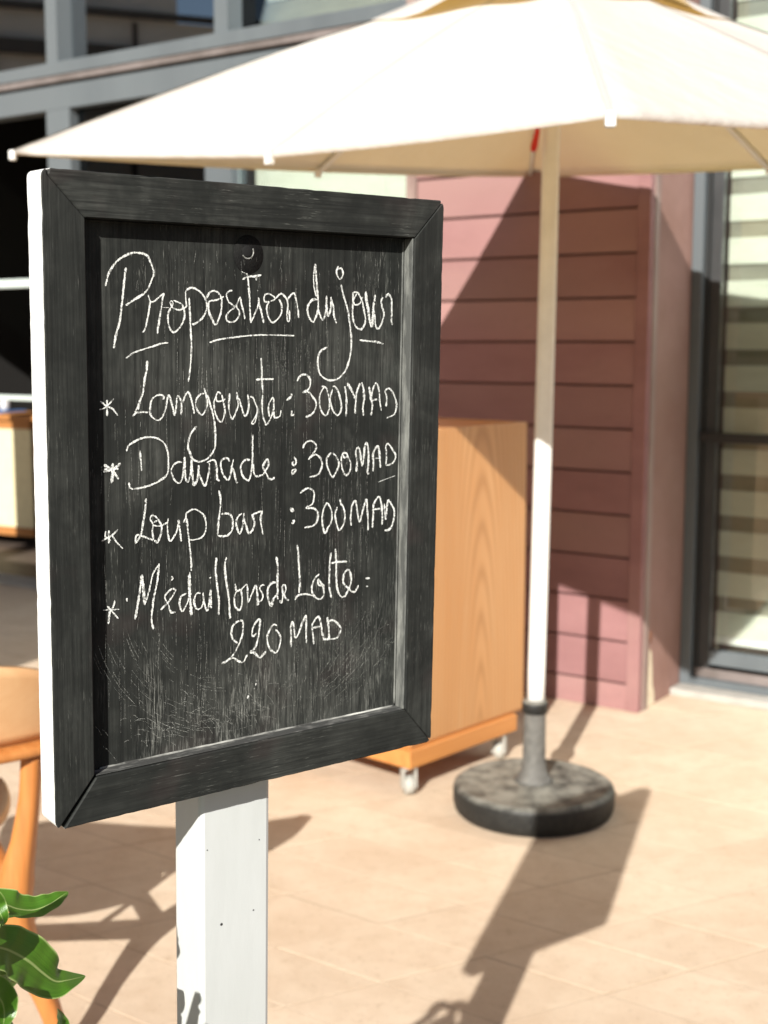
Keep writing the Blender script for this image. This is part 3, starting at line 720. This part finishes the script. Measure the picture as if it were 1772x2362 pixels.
bead('bead', (X1 - .0036, Z0 + .004), (X1 - .0036, Z1 - .004), 40, M_bead, .0013)
box('ledge', (X0 + .002, .002, Z0 + .0001), (X1 - .0024, PY - .0004, Z0 + .0011), M_ledge, sg, .0004)
bead('bead', (X0 + .012, Z0 + .0012), (X1 - .004, Z0 + .0012), 40, M_bead2, .0017)
bead('bead', (X0 + .001, Z1 - .001), (X1 - .002, Z1 - .001), 20, M_panel, .0014)
# knot disc with a small hanging hole
dsc = lathe('knot', [(0, 0), (.0172, 0), (.0168, .0004), (0, .0005)], M_disc, panel, 40); dsc.rotation_euler = (R(90), 0, 0); dsc.location = (.2196, PY - .00012, .5415); dsc.scale = (1, 1.1, 1)
M_hole = mat('hole_dark', (.004, .004, .004), .9)
hl = lathe('hanging_hole', [(0, 0), (.0056, 0), (.005, .0003), (0, .0003)], M_hole, panel, 24); hl.rotation_euler = (R(90), 0, 0); hl.location = (.2180, PY - .00075, .5445)
M_rim = mottled('lit_rim', (.45, .45, .42), (.10, .10, .09), 300, .8)  # pale colour paints the lit half of the hole's rim
pts = [(.2185 + .0066 * math.cos(R(a_)), PY - .0010, .5440 + .0066 * math.sin(R(a_)), .0007, .0005) for a_ in range(-150, 40, 18)]
sweep('hole_rim', pts, M_rim, panel, 6, 2, (0, 1, 0))
# post
px0, px1, py0, py1 = .1732, .2592, BT + .0005, BT + .059
post = box('post', (px0, py0, -1.03), (px1, py1, BH - .06), M_white, sg, .005)
M_nail = mat('nail_dark', (.03, .03, .03), .6)
for x_, z_, r_ in ((.198, -.163, .0016), (.238, -.158, .0009), (.181, -.075, .0007), (.245, -.079, .0007)):
    n_ = lathe('nail', [(0, 0), (r_, 0), (r_ * .8, .0004), (0, .0005)], M_nail, post, 12); n_.rotation_euler = (R(90), 0, 0); n_.location = (x_, py0 - .0001, z_)

# chalk writing
CH = '''#Proposition
223 664,5070 680,5128 701,5192 757,5272 829,5332 925,5375 989,5384 1086,5363 1122,5307 1149,5242 1157,5192 1136,5140 1098,5059 1049,5007 984,4970 903,4921 862,4895
245 871,5244 858,5161 840,5024 822,4880 800,4743 776,4671 755,4598 737,4497
189 1098,5001 1118,4943 1154,4937 1213,4982 1263,5019
190 1118,4943 1104,4856 1079,4746 1057,4672 1028,4646
213 1263,5019 1245,4960 1232,4872 1215,4791 1197,4688 1188,4629
194 1332,4881 1307,4829 1302,4770 1318,4696 1364,4651 1427,4696 1470,4764 1483,4831 1471,4890
173 1332,4881 1358,4918 1345,4948 1328,4932 1349,4889 1395,4867 1446,4868 1463,4905 1421,4934 1362,4952
153 1446,4868 1501,4898 1497,4950 1493,5024 1502,5054
51 1245,4883 1328,4885
218 1532,4980 1540,4816 1547,4666 1555,4516 1545,4365 1532,4252 1518,4176
196 1503,5053 1562,5077 1631,5053 1682,5013 1717,4953 1725,4894 1699,4818 1647,4765 1578,4730 1556,4741
222 1721,4976 1752,5029 1804,5053 1856,5032 1887,4987 1891,4911 1874,4820 1825,4728 1777,4789 1747,4856 1743,4924 1760,4954 1830,4963 1918,5003
204 2011,5062 1967,5049 1946,5011 1971,4951 2025,4913 2034,4891 1980,4859 1943,4813 1949,4768 2007,4753 2060,4776 2092,4830 2087,4869 2056,4906 2078,4953 2101,4999 2119,4923 2146,4839 2155,4781
204 2145,5293 2177,5230 2191,5177 2200,5093 2209,4993 2214,4886 2223,4747
210 2223,4747 2269,4832 2314,4934 2314,5003
280 2314,4949 2342,4872 2375,4748
228 2128,5171 2186,5196 2277,5206 2345,5220
230 2295,5199 2282,5160
180 2065,5347 2087,5295 2123,5251 2168,5237 2268,5259
185 2300,5072 2305,5061
214 2555,4985 2584,4938 2589,4868 2556,4805 2486,4753 2435,4796 2411,4865 2416,4928 2444,4959
188 2444,4959 2388,4958 2379,5004 2406,5036 2462,5029 2509,4991 2444,4959
213 2509,4991 2574,5040 2621,5017 2659,4963 2660,4892 2651,4829 2661,4758
192 2679,4877 2684,4782 2661,4758
215 2654,4971 2678,5010 2734,5051 2764,4973 2784,4894 2794,4799
172 1754,4554 1864,4584 1989,4599 2133,4615 2297,4627 2482,4628 2624,4626 2748,4623
169 860,4409 929,4453 1018,4485 1142,4518 1225,4544 1304,4551
#du
246 3017,4994 2958,4985 2915,4936 2901,4888 2921,4817 2971,4762 3009,4818 3033,4890 3032,4986 3021,5082 3010,5200 2993,5358
169 2988,5350 2975,5239 2981,5120 3012,5018
223 3033,4890 3058,4835 3093,4787 3127,4852 3136,4940 3139,5036
249 3141,4940 3157,4828 3186,4876 3195,4957 3194,5029
224 3194,5005 3225,4925 3237,4821 3268,4752
#jour
198 3284,5340 3265,5304 3265,5256 3306,5205 3345,5258 3319,5318 3270,5304
240 3322,5149 3343,5073 3380,4977 3412,4888 3434,4782 3457,4643 3464,4537 3455,4438 3426,4331 3377,4241 3296,4176 3226,4161 3146,4171 3065,4229 3040,4311 3039,4400 3072,4464 3156,4505
229 3475,5076 3476,4978 3473,4889 3485,4783 3522,4717 3574,4689 3620,4718 3644,4792 3621,4899 3594,4989 3557,5053 3526,5077 3475,5076
204 3526,5061 3481,4995 3508,4946 3569,4964 3604,5030
309 3644,5088 3650,5014 3678,4900 3696,4809 3729,4727 3743,4810 3746,4909 3755,4983 3769,5058
235 3746,4909 3769,4810 3781,4727 3824,4699 3864,4770 3889,4853 3861,4936 3849,4993 3874,5035
237 3906,5032 3943,5066 3986,5021 3993,4938 3995,4854 3992,4787 4009,4737
219 3571,4578 3711,4565 3806,4557 3891,4540
#star
212 662,4027 659,3870
169 591,4015 653,3969 716,3938 771,3870
149 730,4033 685,3990 629,3948 578,3935
#Langouste
224 1078,4383 1073,4298 1052,4217 1038,4121 1025,4062 992,3989 974,3915
196 921,3861 958,3893 1023,3899 1089,3893
152 1025,4077 1004,4018 941,3886
200 1240,4012 1253,4034 1224,4057 1174,4051 1124,4015 1106,3956 1106,3881 1138,3835 1188,3814 1230,3839 1256,3883
215 1256,3883 1278,3951 1300,4055 1329,3994 1349,3918 1366,3857 1383,3940 1397,4038 1431,4007 1443,3938 1434,3855
217 1452,3976 1487,4051 1517,4077 1547,4011 1568,3927 1580,3861
207 1690,4061 1642,4047 1598,3987 1607,3910 1667,3850 1711,3907 1729,3968 1712,4045 1690,4115
221 1730,4045 1760,3944 1791,3850 1812,3733 1817,3616 1807,3515 1763,3447 1701,3404 1621,3393 1556,3427 1526,3498 1509,3545 1527,3637 1562,3697 1610,3741
210 1890,4041 1908,3970 1925,3884 1907,3807 1876,3773 1836,3818 1810,3888 1801,3973 1828,4035 1845,4069 1881,4049
163 1828,4027 1832,3984 1881,3979 1935,4001
212 1979,4054 1975,3984 1970,3899 2006,3796 2052,3865 2079,3942 2065,4013 2061,4068
214 2083,4005 2115,3918 2152,3822 2189,3860 2202,3939 2188,4041
182 2216,4017 2253,4000 2281,3936 2304,3888 2290,3825 2235,3748 2272,3751 2299,3841
215 2344,4399 2353,4305 2354,4187 2364,4068 2359,3950 2365,3831 2393,3750 2412,3725 2459,3787 2496,3874 2495,3978 2481,3994 2439,3932 2435,3852 2449,3804
197 2496,3866 2511,3794 2572,3807 2586,3871
240 2284,4184 2354,4187 2494,4185
#300MAD
249 2652,3966 2686,3989 2714,4012 2695,4037
251 2720,3859 2716,3811 2754,3821
224 2782,4159 2801,4195 2850,4226 2908,4213 2943,4168 2939,4103 2910,4063 2856,4044 2920,4043 2979,3989 3019,3931 3010,3865 2962,3810 2888,3784
220 3087,4100 3127,4095 3157,4058 3183,3975 3189,3901 3170,3819 3136,3792 3090,3838 3064,3921 3068,4011 3097,4067 3127,4095
222 3227,4097 3267,4088 3304,4030 3335,3938 3342,3847 3297,3790 3241,3833 3209,3909 3198,3975 3227,4065
262 3384,4094 3406,3978 3408,3870 3405,3770
367 3414,4127 3461,4068 3509,3992 3515,3958
265 3584,4123 3544,4032 3531,3924 3523,3795
266 3605,4131 3632,4055 3640,3946 3626,3854 3638,3774
268 3705,4083 3728,3969 3751,3884 3738,3771
243 3734,3961 3758,4061 3799,4119 3838,4051 3851,3941 3875,3817
216 3745,3935 3819,3946
273 3918,4041 3946,3955 3938,3862
246 3923,4032 3966,4061 4020,4021 4065,3943 4084,3857 4048,3773 3946,3738
#star
306 708,3429 707,3333 693,3237
260 620,3419 691,3371 770,3273
264 789,3425 723,3376 611,3353
261 620,3375 772,3373
#Daurade
211 851,3533 872,3584 938,3622 1020,3652 1120,3655 1203,3629 1261,3573 1290,3488 1294,3388 1289,3312 1259,3268 1182,3222 1098,3194 1015,3177 932,3170 887,3181 871,3235
187 992,3533 1008,3337
209 1443,3395 1405,3401 1353,3377 1323,3318 1352,3239 1403,3193 1438,3226 1456,3309 1470,3447
278 1470,3447 1473,3324 1481,3231 1507,3190
188 1507,3190 1534,3281 1543,3420
280 1547,3420 1555,3280 1568,3171 1603,3199 1621,3276 1626,3361
213 1625,3276 1656,3212 1695,3146 1726,3223 1745,3308 1745,3378
237 1718,3379 1798,3398 1829,3326 1833,3216 1865,3182
218 1979,3373 1952,3406 1898,3401 1875,3355 1889,3283 1915,3226 1965,3191 1992,3253 2006,3332 2024,3402
243 2006,3316 2033,3251 2052,3170 2079,3152
236 2217,3375 2162,3378 2116,3341 2107,3294 2134,3212 2199,3168 2227,3239 2245,3358 2245,3517 2249,3636
223 2254,3333 2264,3236 2301,3202 2376,3217
226 2376,3217 2423,3283 2442,3330 2418,3372 2376,3318 2376,3278 2414,3219 2443,3169 2490,3166 2509,3185
#300MAD
232 2857,3458 2876,3502 2925,3533 2984,3526 3025,3479 3005,3422 2927,3339
234 2947,3359 3016,3388 3076,3352 3102,3292 3088,3227 3048,3175 2939,3153
228 3216,3399 3167,3347 3163,3272 3199,3195 3240,3134 3291,3198 3320,3272 3288,3349 3237,3393
242 3370,3378 3350,3329 3362,3227 3404,3148 3456,3171 3475,3263 3443,3332 3411,3384 3370,3378 3391,3335 3432,3349
274 3549,3173 3558,3275 3540,3394 3576,3435 3604,3349 3627,3237 3646,3329 3660,3439 3685,3480 3708,3394 3711,3266 3702,3156 3729,3145
279 3776,3164 3780,3262 3772,3357 3829,3439 3858,3361 3877,3197
222 3805,3304 3886,3304
280 3942,3425 3955,3330 3952,3227
224 3942,3425 3974,3458 4035,3395 4080,3332 4076,3280 4028,3231 3942,3219
231 2750,3378 2775,3327 2751,3288 2727,3314 2751,3333
232 2771,3250 2727,3240 2727,3203 2761,3222 2771,3250
73 3848,3043 4086,3099
#star
223 658,2792 656,2660
178 609,2744 680,2692
180 751,2791 681,2737 580,2697
180 689,2744 737,2671 801,2601
178 626,2787 617,2735
#Loup
228 1051,3070 1041,2972 1019,2852 992,2724 933,2637
207 933,2637 942,2713 976,2721
207 976,2721 1042,2689 1126,2654
210 1126,2658 1114,2751 1123,2804 1094,2861 1103,2894 1145,2887 1187,2837 1212,2781 1211,2727 1185,2660 1163,2631 1130,2657
176 1123,2804 1169,2789 1220,2792 1289,2821
162 1128,2827 1170,2847
211 1289,2856 1276,2799 1283,2697 1300,2634 1330,2646 1382,2727 1400,2827 1413,2725 1429,2606
200 1452,2799 1479,2844 1488,2890 1566,2923 1619,2903 1681,2851 1707,2770 1698,2691 1653,2632 1565,2617 1503,2622
214 1487,2843 1500,2733 1512,2629 1525,2518 1537,2398 1537,2303
#bar
233 1852,3090 1870,3018 1870,2923 1852,2805 1843,2702 1838,2639
222 1838,2635 1892,2622 1956,2628 2002,2672 2015,2751 1993,2825 1938,2850 1879,2847
225 2121,2835 2080,2810 2052,2756 2066,2683 2094,2632 2126,2693 2140,2789 2144,2845
226 2140,2789 2168,2706 2205,2626 2252,2666 2270,2730 2251,2788 2233,2806
227 2233,2806 2289,2825 2359,2836 2341,2772 2355,2673 2374,2590
#300MAD
219 2700,2842 2729,2806 2744,2826 2704,2846
236 2720,2691 2740,2681 2754,2705 2725,2711
236 2827,2993 2871,3023 2930,3036 2995,3002 3001,2935 2982,2870 2903,2830 3002,2818 3053,2764 3044,2680 2994,2634 2880,2623
243 3173,2868 3133,2816 3109,2725 3120,2615 3152,2540 3187,2601 3227,2648 3236,2732 3214,2810 3173,2868
246 3336,2894 3358,2816
246 3306,2811 3277,2729 3299,2625 3331,2558 3382,2601 3407,2684 3389,2788 3358,2841
251 3491,2591 3484,2695 3498,2805 3544,2861 3567,2756 3601,2625 3631,2700 3671,2826 3692,2859 3705,2746 3718,2623 3720,2519
285 3778,2544 3786,2687 3794,2808 3863,2881 3897,2791 3910,2677 3913,2563
227 3790,2747 3882,2745
286 3935,2797 3960,2620 3983,2820 4039,2780 4079,2698 4065,2585 4023,2510 3947,2495
#star
231 708,2109 695,2057 653,1993 639,1884
207 630,2061 678,2005 746,1923
138 585,2029 756,2015
#Medaillons
237 919,1896 946,2025 973,2177 996,2330
304 996,2330 1011,2188 1022,2024
190 1022,2024 1069,2150 1114,2317 1174,2404
227 1183,2418 1159,2234 1119,2066 1096,1889 1112,1769
217 1195,1955 1264,2009 1325,2073 1360,2132 1317,2149 1257,2105 1243,2067 1281,1991 1307,1917 1359,1910
192 1318,2278 1331,2253 1309,2232
233 834,2117 836,2082
221 1482,2085 1421,2061 1403,1992 1429,1909 1473,1959 1508,2035 1518,2169 1519,2304
342 1514,2273 1518,2073 1530,1936 1534,1847
224 1642,2066 1597,2072 1566,1996 1596,1911 1650,1921 1673,1982 1668,2079
225 1673,1998 1713,1877 1740,1974 1758,2093
251 1758,2085 1758,1891
199 1741,2211 1768,2216
248 1822,2411 1813,2280 1831,2117 1849,1961 1848,1814
251 1938,2404 1920,2309 1938,2145 1965,1979 1974,1855 1983,1756
230 2039,2117 2057,2041 2104,2044 2122,1968 2118,1878 2085,1837 2039,1888 2030,1979 2057,2041
216 2104,2044 2178,2093 2188,2001 2198,1909 2235,1979 2282,2081
287 2287,2080 2306,1970 2311,1854
210 2391,2060 2358,2068 2334,2033 2368,1971 2368,1921 2316,1886
#de
292 2535,2076 2482,2074 2435,2022 2435,1922 2474,1833 2503,1905 2551,1958 2550,2075 2554,2241 2534,2351
214 2546,1933 2561,1889
215 2575,1879 2605,1850 2619,1933 2609,2018 2638,2040 2658,1995 2639,1930 2668,1876 2703,1868
#Lotte
277 2792,2450 2807,2374 2818,2213 2830,2043 2821,1925
245 2772,1859 2806,1902 2906,1907 2997,1879
248 3079,2105 3019,2060 2985,1979 3001,1892 3072,1832 3133,1859 3137,1944 3101,2008 3065,2047 3071,1986 3152,1972
277 3230,2320 3215,2227 3212,2099 3209,1970 3225,1882 3242,1828
266 3286,2357 3298,2218 3300,2046 3318,1914 3361,1831 3413,1821 3454,1872 3500,1971 3482,2086 3440,2108 3399,2052 3400,1965 3464,1906 3507,1866 3560,1860 3601,1925
267 3231,2208 3334,2210 3444,2203
203 3696,1989 3755,1982
203 3703,1897 3735,1894
#220MAD
236 2067,1493 2011,1546 1997,1631 2030,1700 2123,1721 2132,1620 2114,1540 2076,1462 2020,1380 1955,1331 1877,1302
236 1955,1331 2020,1342 2086,1295 2142,1286 2184,1355
240 2293,1565 2255,1537 2241,1572 2264,1652 2335,1709 2331,1601 2312,1495 2274,1409 2222,1374 2274,1358 2332,1299 2380,1326 2414,1354
243 2548,1614 2504,1628 2456,1576 2427,1504 2447,1400 2515,1327 2564,1349 2593,1455 2573,1526 2524,1575
249 2726,1356 2725,1476 2719,1579 2743,1626 2764,1530 2775,1451 2814,1480 2863,1593 2913,1672 2914,1509 2921,1371
254 3017,1344 3000,1480 2994,1567 3070,1639 3106,1560 3123,1463 3145,1377
224 3005,1527 3097,1527
283 3188,1619 3210,1486 3217,1363
256 3209,1573 3271,1573 3345,1511 3372,1464 3346,1406 3305,1368 3139,1378'''
cr = random.Random(11)
lay = [0.0]
def ribbon(bm, wid, pts, jit=.36):
    P = [(a_ * 1e-4, b_ * 1e-4) for a_, b_ in pts]
    if len(P) == 1: P.append((P[0][0] + .0005, P[0][1]))
    S = []
    Q = spline([(p[0], p[1], 0) for p in P], 8)
    # resample at .7 mm
    S = [Q[0]]; acc = 0
    for a_, b_ in zip(Q, Q[1:]):
        d_ = (b_ - a_).length
        while acc + d_ >= .0007 and d_ > 1e-7:
            f = (.0007 - acc) / d_; a_ = a_.lerp(b_, f); S.append(a_.copy()); d_ = (b_ - a_).length; acc = 0
        acc += d_
    if len(S) < 3: S = [Q[0], (Q[0] + Q[-1]) / 2, Q[-1]]
    prev = None; ph = cr.uniform(0, 100)
    for i, c_ in enumerate(S):
        d_ = (S[min(i + 1, len(S) - 1)] - S[max(i - 1, 0)]); d_ = d_.normalized() if d_.length > 1e-8 else Vector((1, 0, 0))
        nn = Vector((-d_.y, d_.x, 0)); hw = wid * .43e-5
        sl = .90 + .50 * noise.noise(Vector((i * .07, ph, 0)))
        e_ = min(1, .45 + .35 * min(i, len(S) - 1 - i))
        l_ = hw * (sl + cr.uniform(-jit, jit)) * e_; r_ = hw * (sl + cr.uniform(-jit, jit)) * e_
        y_ = PY - .00035 - lay[0]; lay[0] += 4e-8
        a_ = c_ + nn * l_; b_ = c_ - nn * r_
        cur = (bm.verts.new((a_.x, y_, a_.y)), bm.verts.new((b_.x, y_, b_.y)))
        if prev: bm.faces.new((prev[0], prev[1], cur[1], cur[0]))
        prev = cur
    lay[0] += 2e-6
words = []
for ln in CH.strip().splitlines():
    if ln[0] == '#': words.append((ln[1:], [])); continue
    t_ = ln.split(); words[-1][1].append((float(t_[0]), [tuple(map(float, p.split(','))) for p in t_[1:]]))
LB = {'Proposition': 'chalk word Proposition, underlined', 'du': 'chalk word du', 'jour': 'chalk word jour, underlined', 'Langouste': 'chalk word Langouste',
      'Daurade': 'chalk word Daurade', 'Loup': 'chalk word Loup', 'bar': 'chalk word bar', 'Medaillons': 'chalk word Médaillons', 'de': 'chalk word de',
      'Lotte': 'chalk word Lotte with a colon', '220MAD': 'chalk price 220 MAD'}
np_ = 0; ns_ = 0
for wd, strokes in words:
    bm = bmesh.new()
    for wid, pts in strokes: ribbon(bm, wid, pts)
    for f in bm.faces:
        f.normal_update()
        if f.normal.y > 0: f.normal_flip()
    if wd == 'star': ns_ += 1; o = from_bm('chalk_star', bm, M_chalk, panel)
    elif wd == '300MAD': np_ += 1; o = from_bm('chalk_writing', bm, M_chalk, panel); o['label'] = 'chalk price 300 MAD, ' + ('top', 'second', 'third')[np_ - 1] + ' row'
    else: o = from_bm('chalk_writing', bm, M_chalk, panel); o['label'] = LB[wd]
# blobs and stray chalk marks
bm = bmesh.new()
for (x_, z_, w_) in ((.2193, .0902, 5), (.2288, .1021, 3.4), (.2300, .1060, 2.4), (.2270, .0980, 2)):
    ribbon(bm, w_ * 50, [(x_ * 1e4 - 3, z_ * 1e4 - w_ * 4), (x_ * 1e4 + 2, z_ * 1e4), (x_ * 1e4 + 5, z_ * 1e4 + w_ * 4)], .35)
from_bm('chalk_smear', bm, M_chalk, panel)
# rubbed streaks: hair-thin chalk lines left by wiping
bm = bmesh.new(); sr = random.Random(21)
def hair(x_, z_, L_, dx, w_=9): ribbon(bm, w_, [(x_ * 1e4, z_ * 1e4), ((x_ + dx * .5) * 1e4 + sr.uniform(-4, 4), (z_ - L_ / 2) * 1e4), ((x_ + dx) * 1e4, (z_ - L_) * 1e4)], .5)
for cx_, cz_, sx_, sz_, n_, Lm in ((.245, .435, .022, .03, 50, .05), (.165, .42, .03, .04, 40, .05), (.30, .47, .018, .03, 26, .04), (.37, .54, .01, .012, 22, .02), (.30, .36, .05, .05, 34, .06),
                                   (.22, .20, .10, .05, 70, .05), (.14, .13, .05, .03, 60, .03), (.34, .16, .03, .05, 60, .05), (.10, .28, .03, .10, 30, .05), (.34, .30, .02, .06, 34, .05), (.27, .11, .06, .02, 60, .025), (.20, .53, .08, .012, 40, .014)):
    for k in range(n_):
        x_ = sr.gauss(cx_, sx_); z_ = sr.gauss(cz_, sz_); L_ = sr.uniform(.3, 1) * Lm
        if X0 + .012 < x_ < X1 - .008 and Z0 + L_ + .01 < z_ < Z1 - .022: hair(x_, z_, L_, sr.gauss(0, .0014), sr.uniform(8, 20))
for k in range(150):     # short rubs in the lower corners, rising to the right
    x_ = sr.choice((sr.gauss(.345, .030), sr.gauss(.12, .035), sr.gauss(.22, .06))); z_ = .066 + abs(sr.gauss(0, .020)) + max(0, x_ - .30) * .35
    L_ = sr.uniform(.006, .024); an = sr.gauss(.55 if x_ > .25 else -.5, .35)
    q = [((x_ + L_ * f * math.cos(an)) * 1e4, (z_ + L_ * f * math.sin(an) + .0012 * math.sin(f * 3.1)) * 1e4) for f in (0, .5, 1)]
    if all(X0 + .004 < p[0] * 1e-4 < X1 - .006 and Z0 + .005 < p[1] * 1e-4 for p in q): ribbon(bm, sr.uniform(10, 26), q, .5)
for k in range(90):      # curved wipe marks bottom left and right
    a0 = R(sr.uniform(195, 262)); r_ = sr.uniform(.10, .17); da = sr.uniform(.05, .30); cx_, cz_ = .205, .215
    if k > 62: a0 = R(sr.uniform(290, 335)); r_ = sr.uniform(.10, .16); cx_, cz_ = .27, .20
    q = [((cx_ + r_ * 1.0 * math.cos(a0 + da * f)) * 1e4, (cz_ + r_ * math.sin(a0 + da * f)) * 1e4) for f in (0, .5, 1)]
    if all(X0 + .004 < p[0] * 1e-4 < X1 - .006 and Z0 + .006 < p[1] * 1e-4 for p in q): ribbon(bm, sr.uniform(9, 24), q, .5)
for f in bm.faces:
    f.normal_update()
    if f.normal.y > 0: f.normal_flip()
M_hair = mat('thin_chalk', (.60, .61, .55), .9); t, b = nodes(M_hair)
t.links.new(mth(t, 'MULTIPLY', noise_f(t, coords(t, (1, 1, 1)), 600, 2, .6, .40, .60), .85), b.inputs['Alpha'])
o = from_bm('wiped_chalk_dust', bm, M_hair, panel); o['kind'] = 'stuff'

# ------------------------------------------------------------------ potted plant, bottom left
pl = empty('leafy_plant', (-.52, 1.02, -.012)); tag(pl, 'green plant with long glossy leaves at the lower left edge', 'plant')
PO = Vector((-.52, 1.02, -.012))
lathe('pot', [(.10, 0), (.125, .02), (.165, .30), (.18, .31), (.18, .345), (.165, .345), (.16, .31), (0, .31)], M_pot, pl, 40)
lathe('soil', [(0, .3105), (.159, .3105), (.12, .318), (0, .322)], M_soil, pl, 24)
stems = [((0, 0, .31), (.02, .01, .55), (.07, -.02, .80)), ((.02, .03, .31), (.06, .06, .50), (.10, .06, .72)), ((-.03, -.02, .31), (-.05, -.05, .58), (-.06, -.08, .82)), ((-.02, .05, .31), (-.05, .12, .60), (-.09, .16, .86)), ((.03, -.03, .31), (.06, -.08, .50), (.09, -.13, .70))]
for s3 in stems: sweep('stem', [(*s3[0], .009, .009), (*s3[1], .007, .007), (*s3[2], .004, .004)], M_stem, pl, 8, 5, (0, 1, 0))
def leaf(pts, wmax, up=(0, 0, 1), fold=.25, roll=0.0, peak=.42, world=True, twist=0.0):
    """pts world spine; wmax full width"""
    S = spline([tuple(Vector(p) - (PO if world else Vector((0, 0, 0)))) for p in pts], 7); n_ = len(S) - 1
    bm = bmesh.new(); uvl = bm.loops.layers.uv.new('UVMap'); rows = []
    for i, c_ in enumerate(S):
        t_ = i / n_; d_ = (S[min(i + 1, n_)] - S[max(i - 1, 0)]).normalized()
        side = d_.cross(Vector(up)).normalized(); nr = side.cross(d_).normalized()
        an = roll + twist * t_
        side, nr = side * math.cos(an) + nr * math.sin(an), nr * math.cos(an) - side * math.sin(an)
        w_ = wmax * .5 * (math.sin(math.pi * min(1, t_ ** (math.log(.5) / math.log(peak)))) ** .8) * (1 if t_ < 1 else 0) + .0006
        row = []
        for k in range(-4, 5):
            f = k / 4; wob = .05 * w_ * math.sin(i * .8 + (1.7 if k > 0 else 0)) * abs(f)
            row.append((bm.verts.new(c_ + side * (w_ * f) + nr * (fold * w_ * (abs(f) ** 1.5) + wob)), (f * .5 + .5, t_)))
        rows.append(row)
    for r0, r1 in zip(rows, rows[1:]):
        for k in range(8):
            qv = (r0[k], r0[k + 1], r1[k + 1], r1[k]); f = bm.faces.new([v[0] for v in qv])
            for lp, v in zip(f.loops, qv): lp[uvl].uv = v[1]
    return from_bm('leaf', bm, M_leaf, pl, True)
leaf([(-.46, 1.0, .80), (-.43, 1.03, .92), (-.387, 1.0635, .9505), (-.3690, 1.1042, .9489), (-.3496, 1.1237, .9434), (-.3363, 1.1327, .9343), (-.324, 1.142, .9290), (-.3121, 1.1522, .9299), (-.3047, 1.1626, .9322), (-.2998, 1.1728, .933)], .030, (0, -.5, .86), .35, .25, .5, True, -.3)
leaf([(-.45, .98, .78), (-.42, 1.01, .88), (-.3801, 1.0413, .9306), (-.3563, 1.062, .9345), (-.3377, 1.0806, .9222), (-.3281, 1.0895, .9132), (-.317, 1.0979, .9004), (-.3082, 1.1061, .8861), (-.2992, 1.1145, .8736), (-.2907, 1.1241, .8694), (-.2787, 1.1435, .8636)], .045, (.1, -.75, .66), .12, .15, .55)
leaf([(-.44, .96, .80), (-.343, .9982, .9092), (-.3439, 1.037, .8978), (-.3377, 1.0762, .8888), (-.3338, 1.1054, .8804), (-.3292, 1.1343, .8704)][::1], .026, (0, -.7, .7), .2)
leaf([(-.43, 1.05, .74), (-.3659, 1.087, .8945), (-.3555, 1.134, .8678), (-.3476, 1.1621, .8519), (-.3402, 1.171, .8423), (-.3375, 1.1792, .8286)], .026, (0, -.3, .95), .3)
leaf([(-.42, .93, .72), (-.30, .965, .84), (-.2593, .985, .8758), (-.2655, 1.0049, .8838), (-.2685, 1.0154, .8867), (-.2722, 1.0258, .8892), (-.2771, 1.036, .8897)], .016, (.6, -.7, .2), .4)
leaf([(-.44, 1.0, .80), (-.3439, 1.0449, .9375), (-.341, 1.064, .9470), (-.3343, 1.0649, .9534), (-.3329, 1.075, .9533), (-.3218, 1.0939, .9460)], .016, (0, -.6, .8), .3)
leaf([(-.46, 1.0, .82), (-.3477, 1.0297, .9957), (-.3308, 1.0292, .9916), (-.3259, 1.0376, .9791), (-.3211, 1.0365, .9708), (-.322, 1.0452, .9605)], .018, (.3, -.8, .3), .3)
leaf([(-.43, .93, .78), (-.3236, .9438, .9561), (-.3133, .9626, .9451), (-.3081, .9805, .9279), (-.3076, .9888, .9143), (-.3076, .9877, .9058), (-.3088, .9865, .8972)], .026, (.5, -.7, .4), .25)
leaf([(-.42, .98, .70), (-.356, 1.0351, .8829), (-.3441, 1.0535, .8695), (-.3348, 1.0629, .8643), (-.3315, 1.0721, .8573), (-.3281, 1.0809, .8477)], .022, (0, -.6, .8), .25)
lr = random.Random(4)
for s3 in stems:
    for k in range(9):
        f = .35 + .65 * k / 8; b0 = Vector(s3[1]).lerp(Vector(s3[2]), max(0, f * 1.5 - .5)) if f > .33 else Vector(s3[0]).lerp(Vector(s3[1]), f * 3)
        an = k * 2.4 + lr.uniform(-.4, .4) + s3[0][0] * 40
        dv = Vector((math.cos(an), math.sin(an), 0)); Ln = lr.uniform(.13, .22)
        tip = b0 + dv * Ln + Vector((0, 0, lr.uniform(-.02, .10)))
        if tip.x > .10 and tip.y > -.06 and tip.z > .55: tip.x -= .12; dv.x *= .2       # keeps the view past the plant clear
        q1 = b0 + dv * Ln * .35 + Vector((0, 0, .06)); q2 = b0.lerp(tip, .7) + Vector((0, 0, .055))
        bad = False
        for v_ in (q1, q2, tip, (q2 + tip) / 2):
            wv = v_ + PO; dp = wv.y * .9915 - (wv.z - 1.45) * .13; px = 830 + wv.x / dp * 2800
            if px > -25: bad = True
            for zz in (0.0,):
                gx = wv + Ld * ((wv.z - zz) / -Ld.z); gd = gx.y * .9915 + 1.45 * .13; gpx = 830 + gx.x / gd * 2800
                if (gpx > 150 and gx.y > 2.55) and not (820 < gpx < 1010 and gx.y < 2.80): bad = True
            k_ = (1.30 - wv.y) / Ld.y; hp = wv + Ld * k_
            if k_ > 0 and -.26 < hp.x < -.08 and .45 < hp.z < 1.0: bad = True
        if bad and not (k % 9 == 4 and tip.y < 1.0 and q2.x + PO.x < -.42): continue
        leaf([tuple(b0), tuple(q1), tuple(q2), tuple(tip)], lr.uniform(.026, .038), (0, 0, 1), .25, lr.uniform(-.3, .3), .45, False)
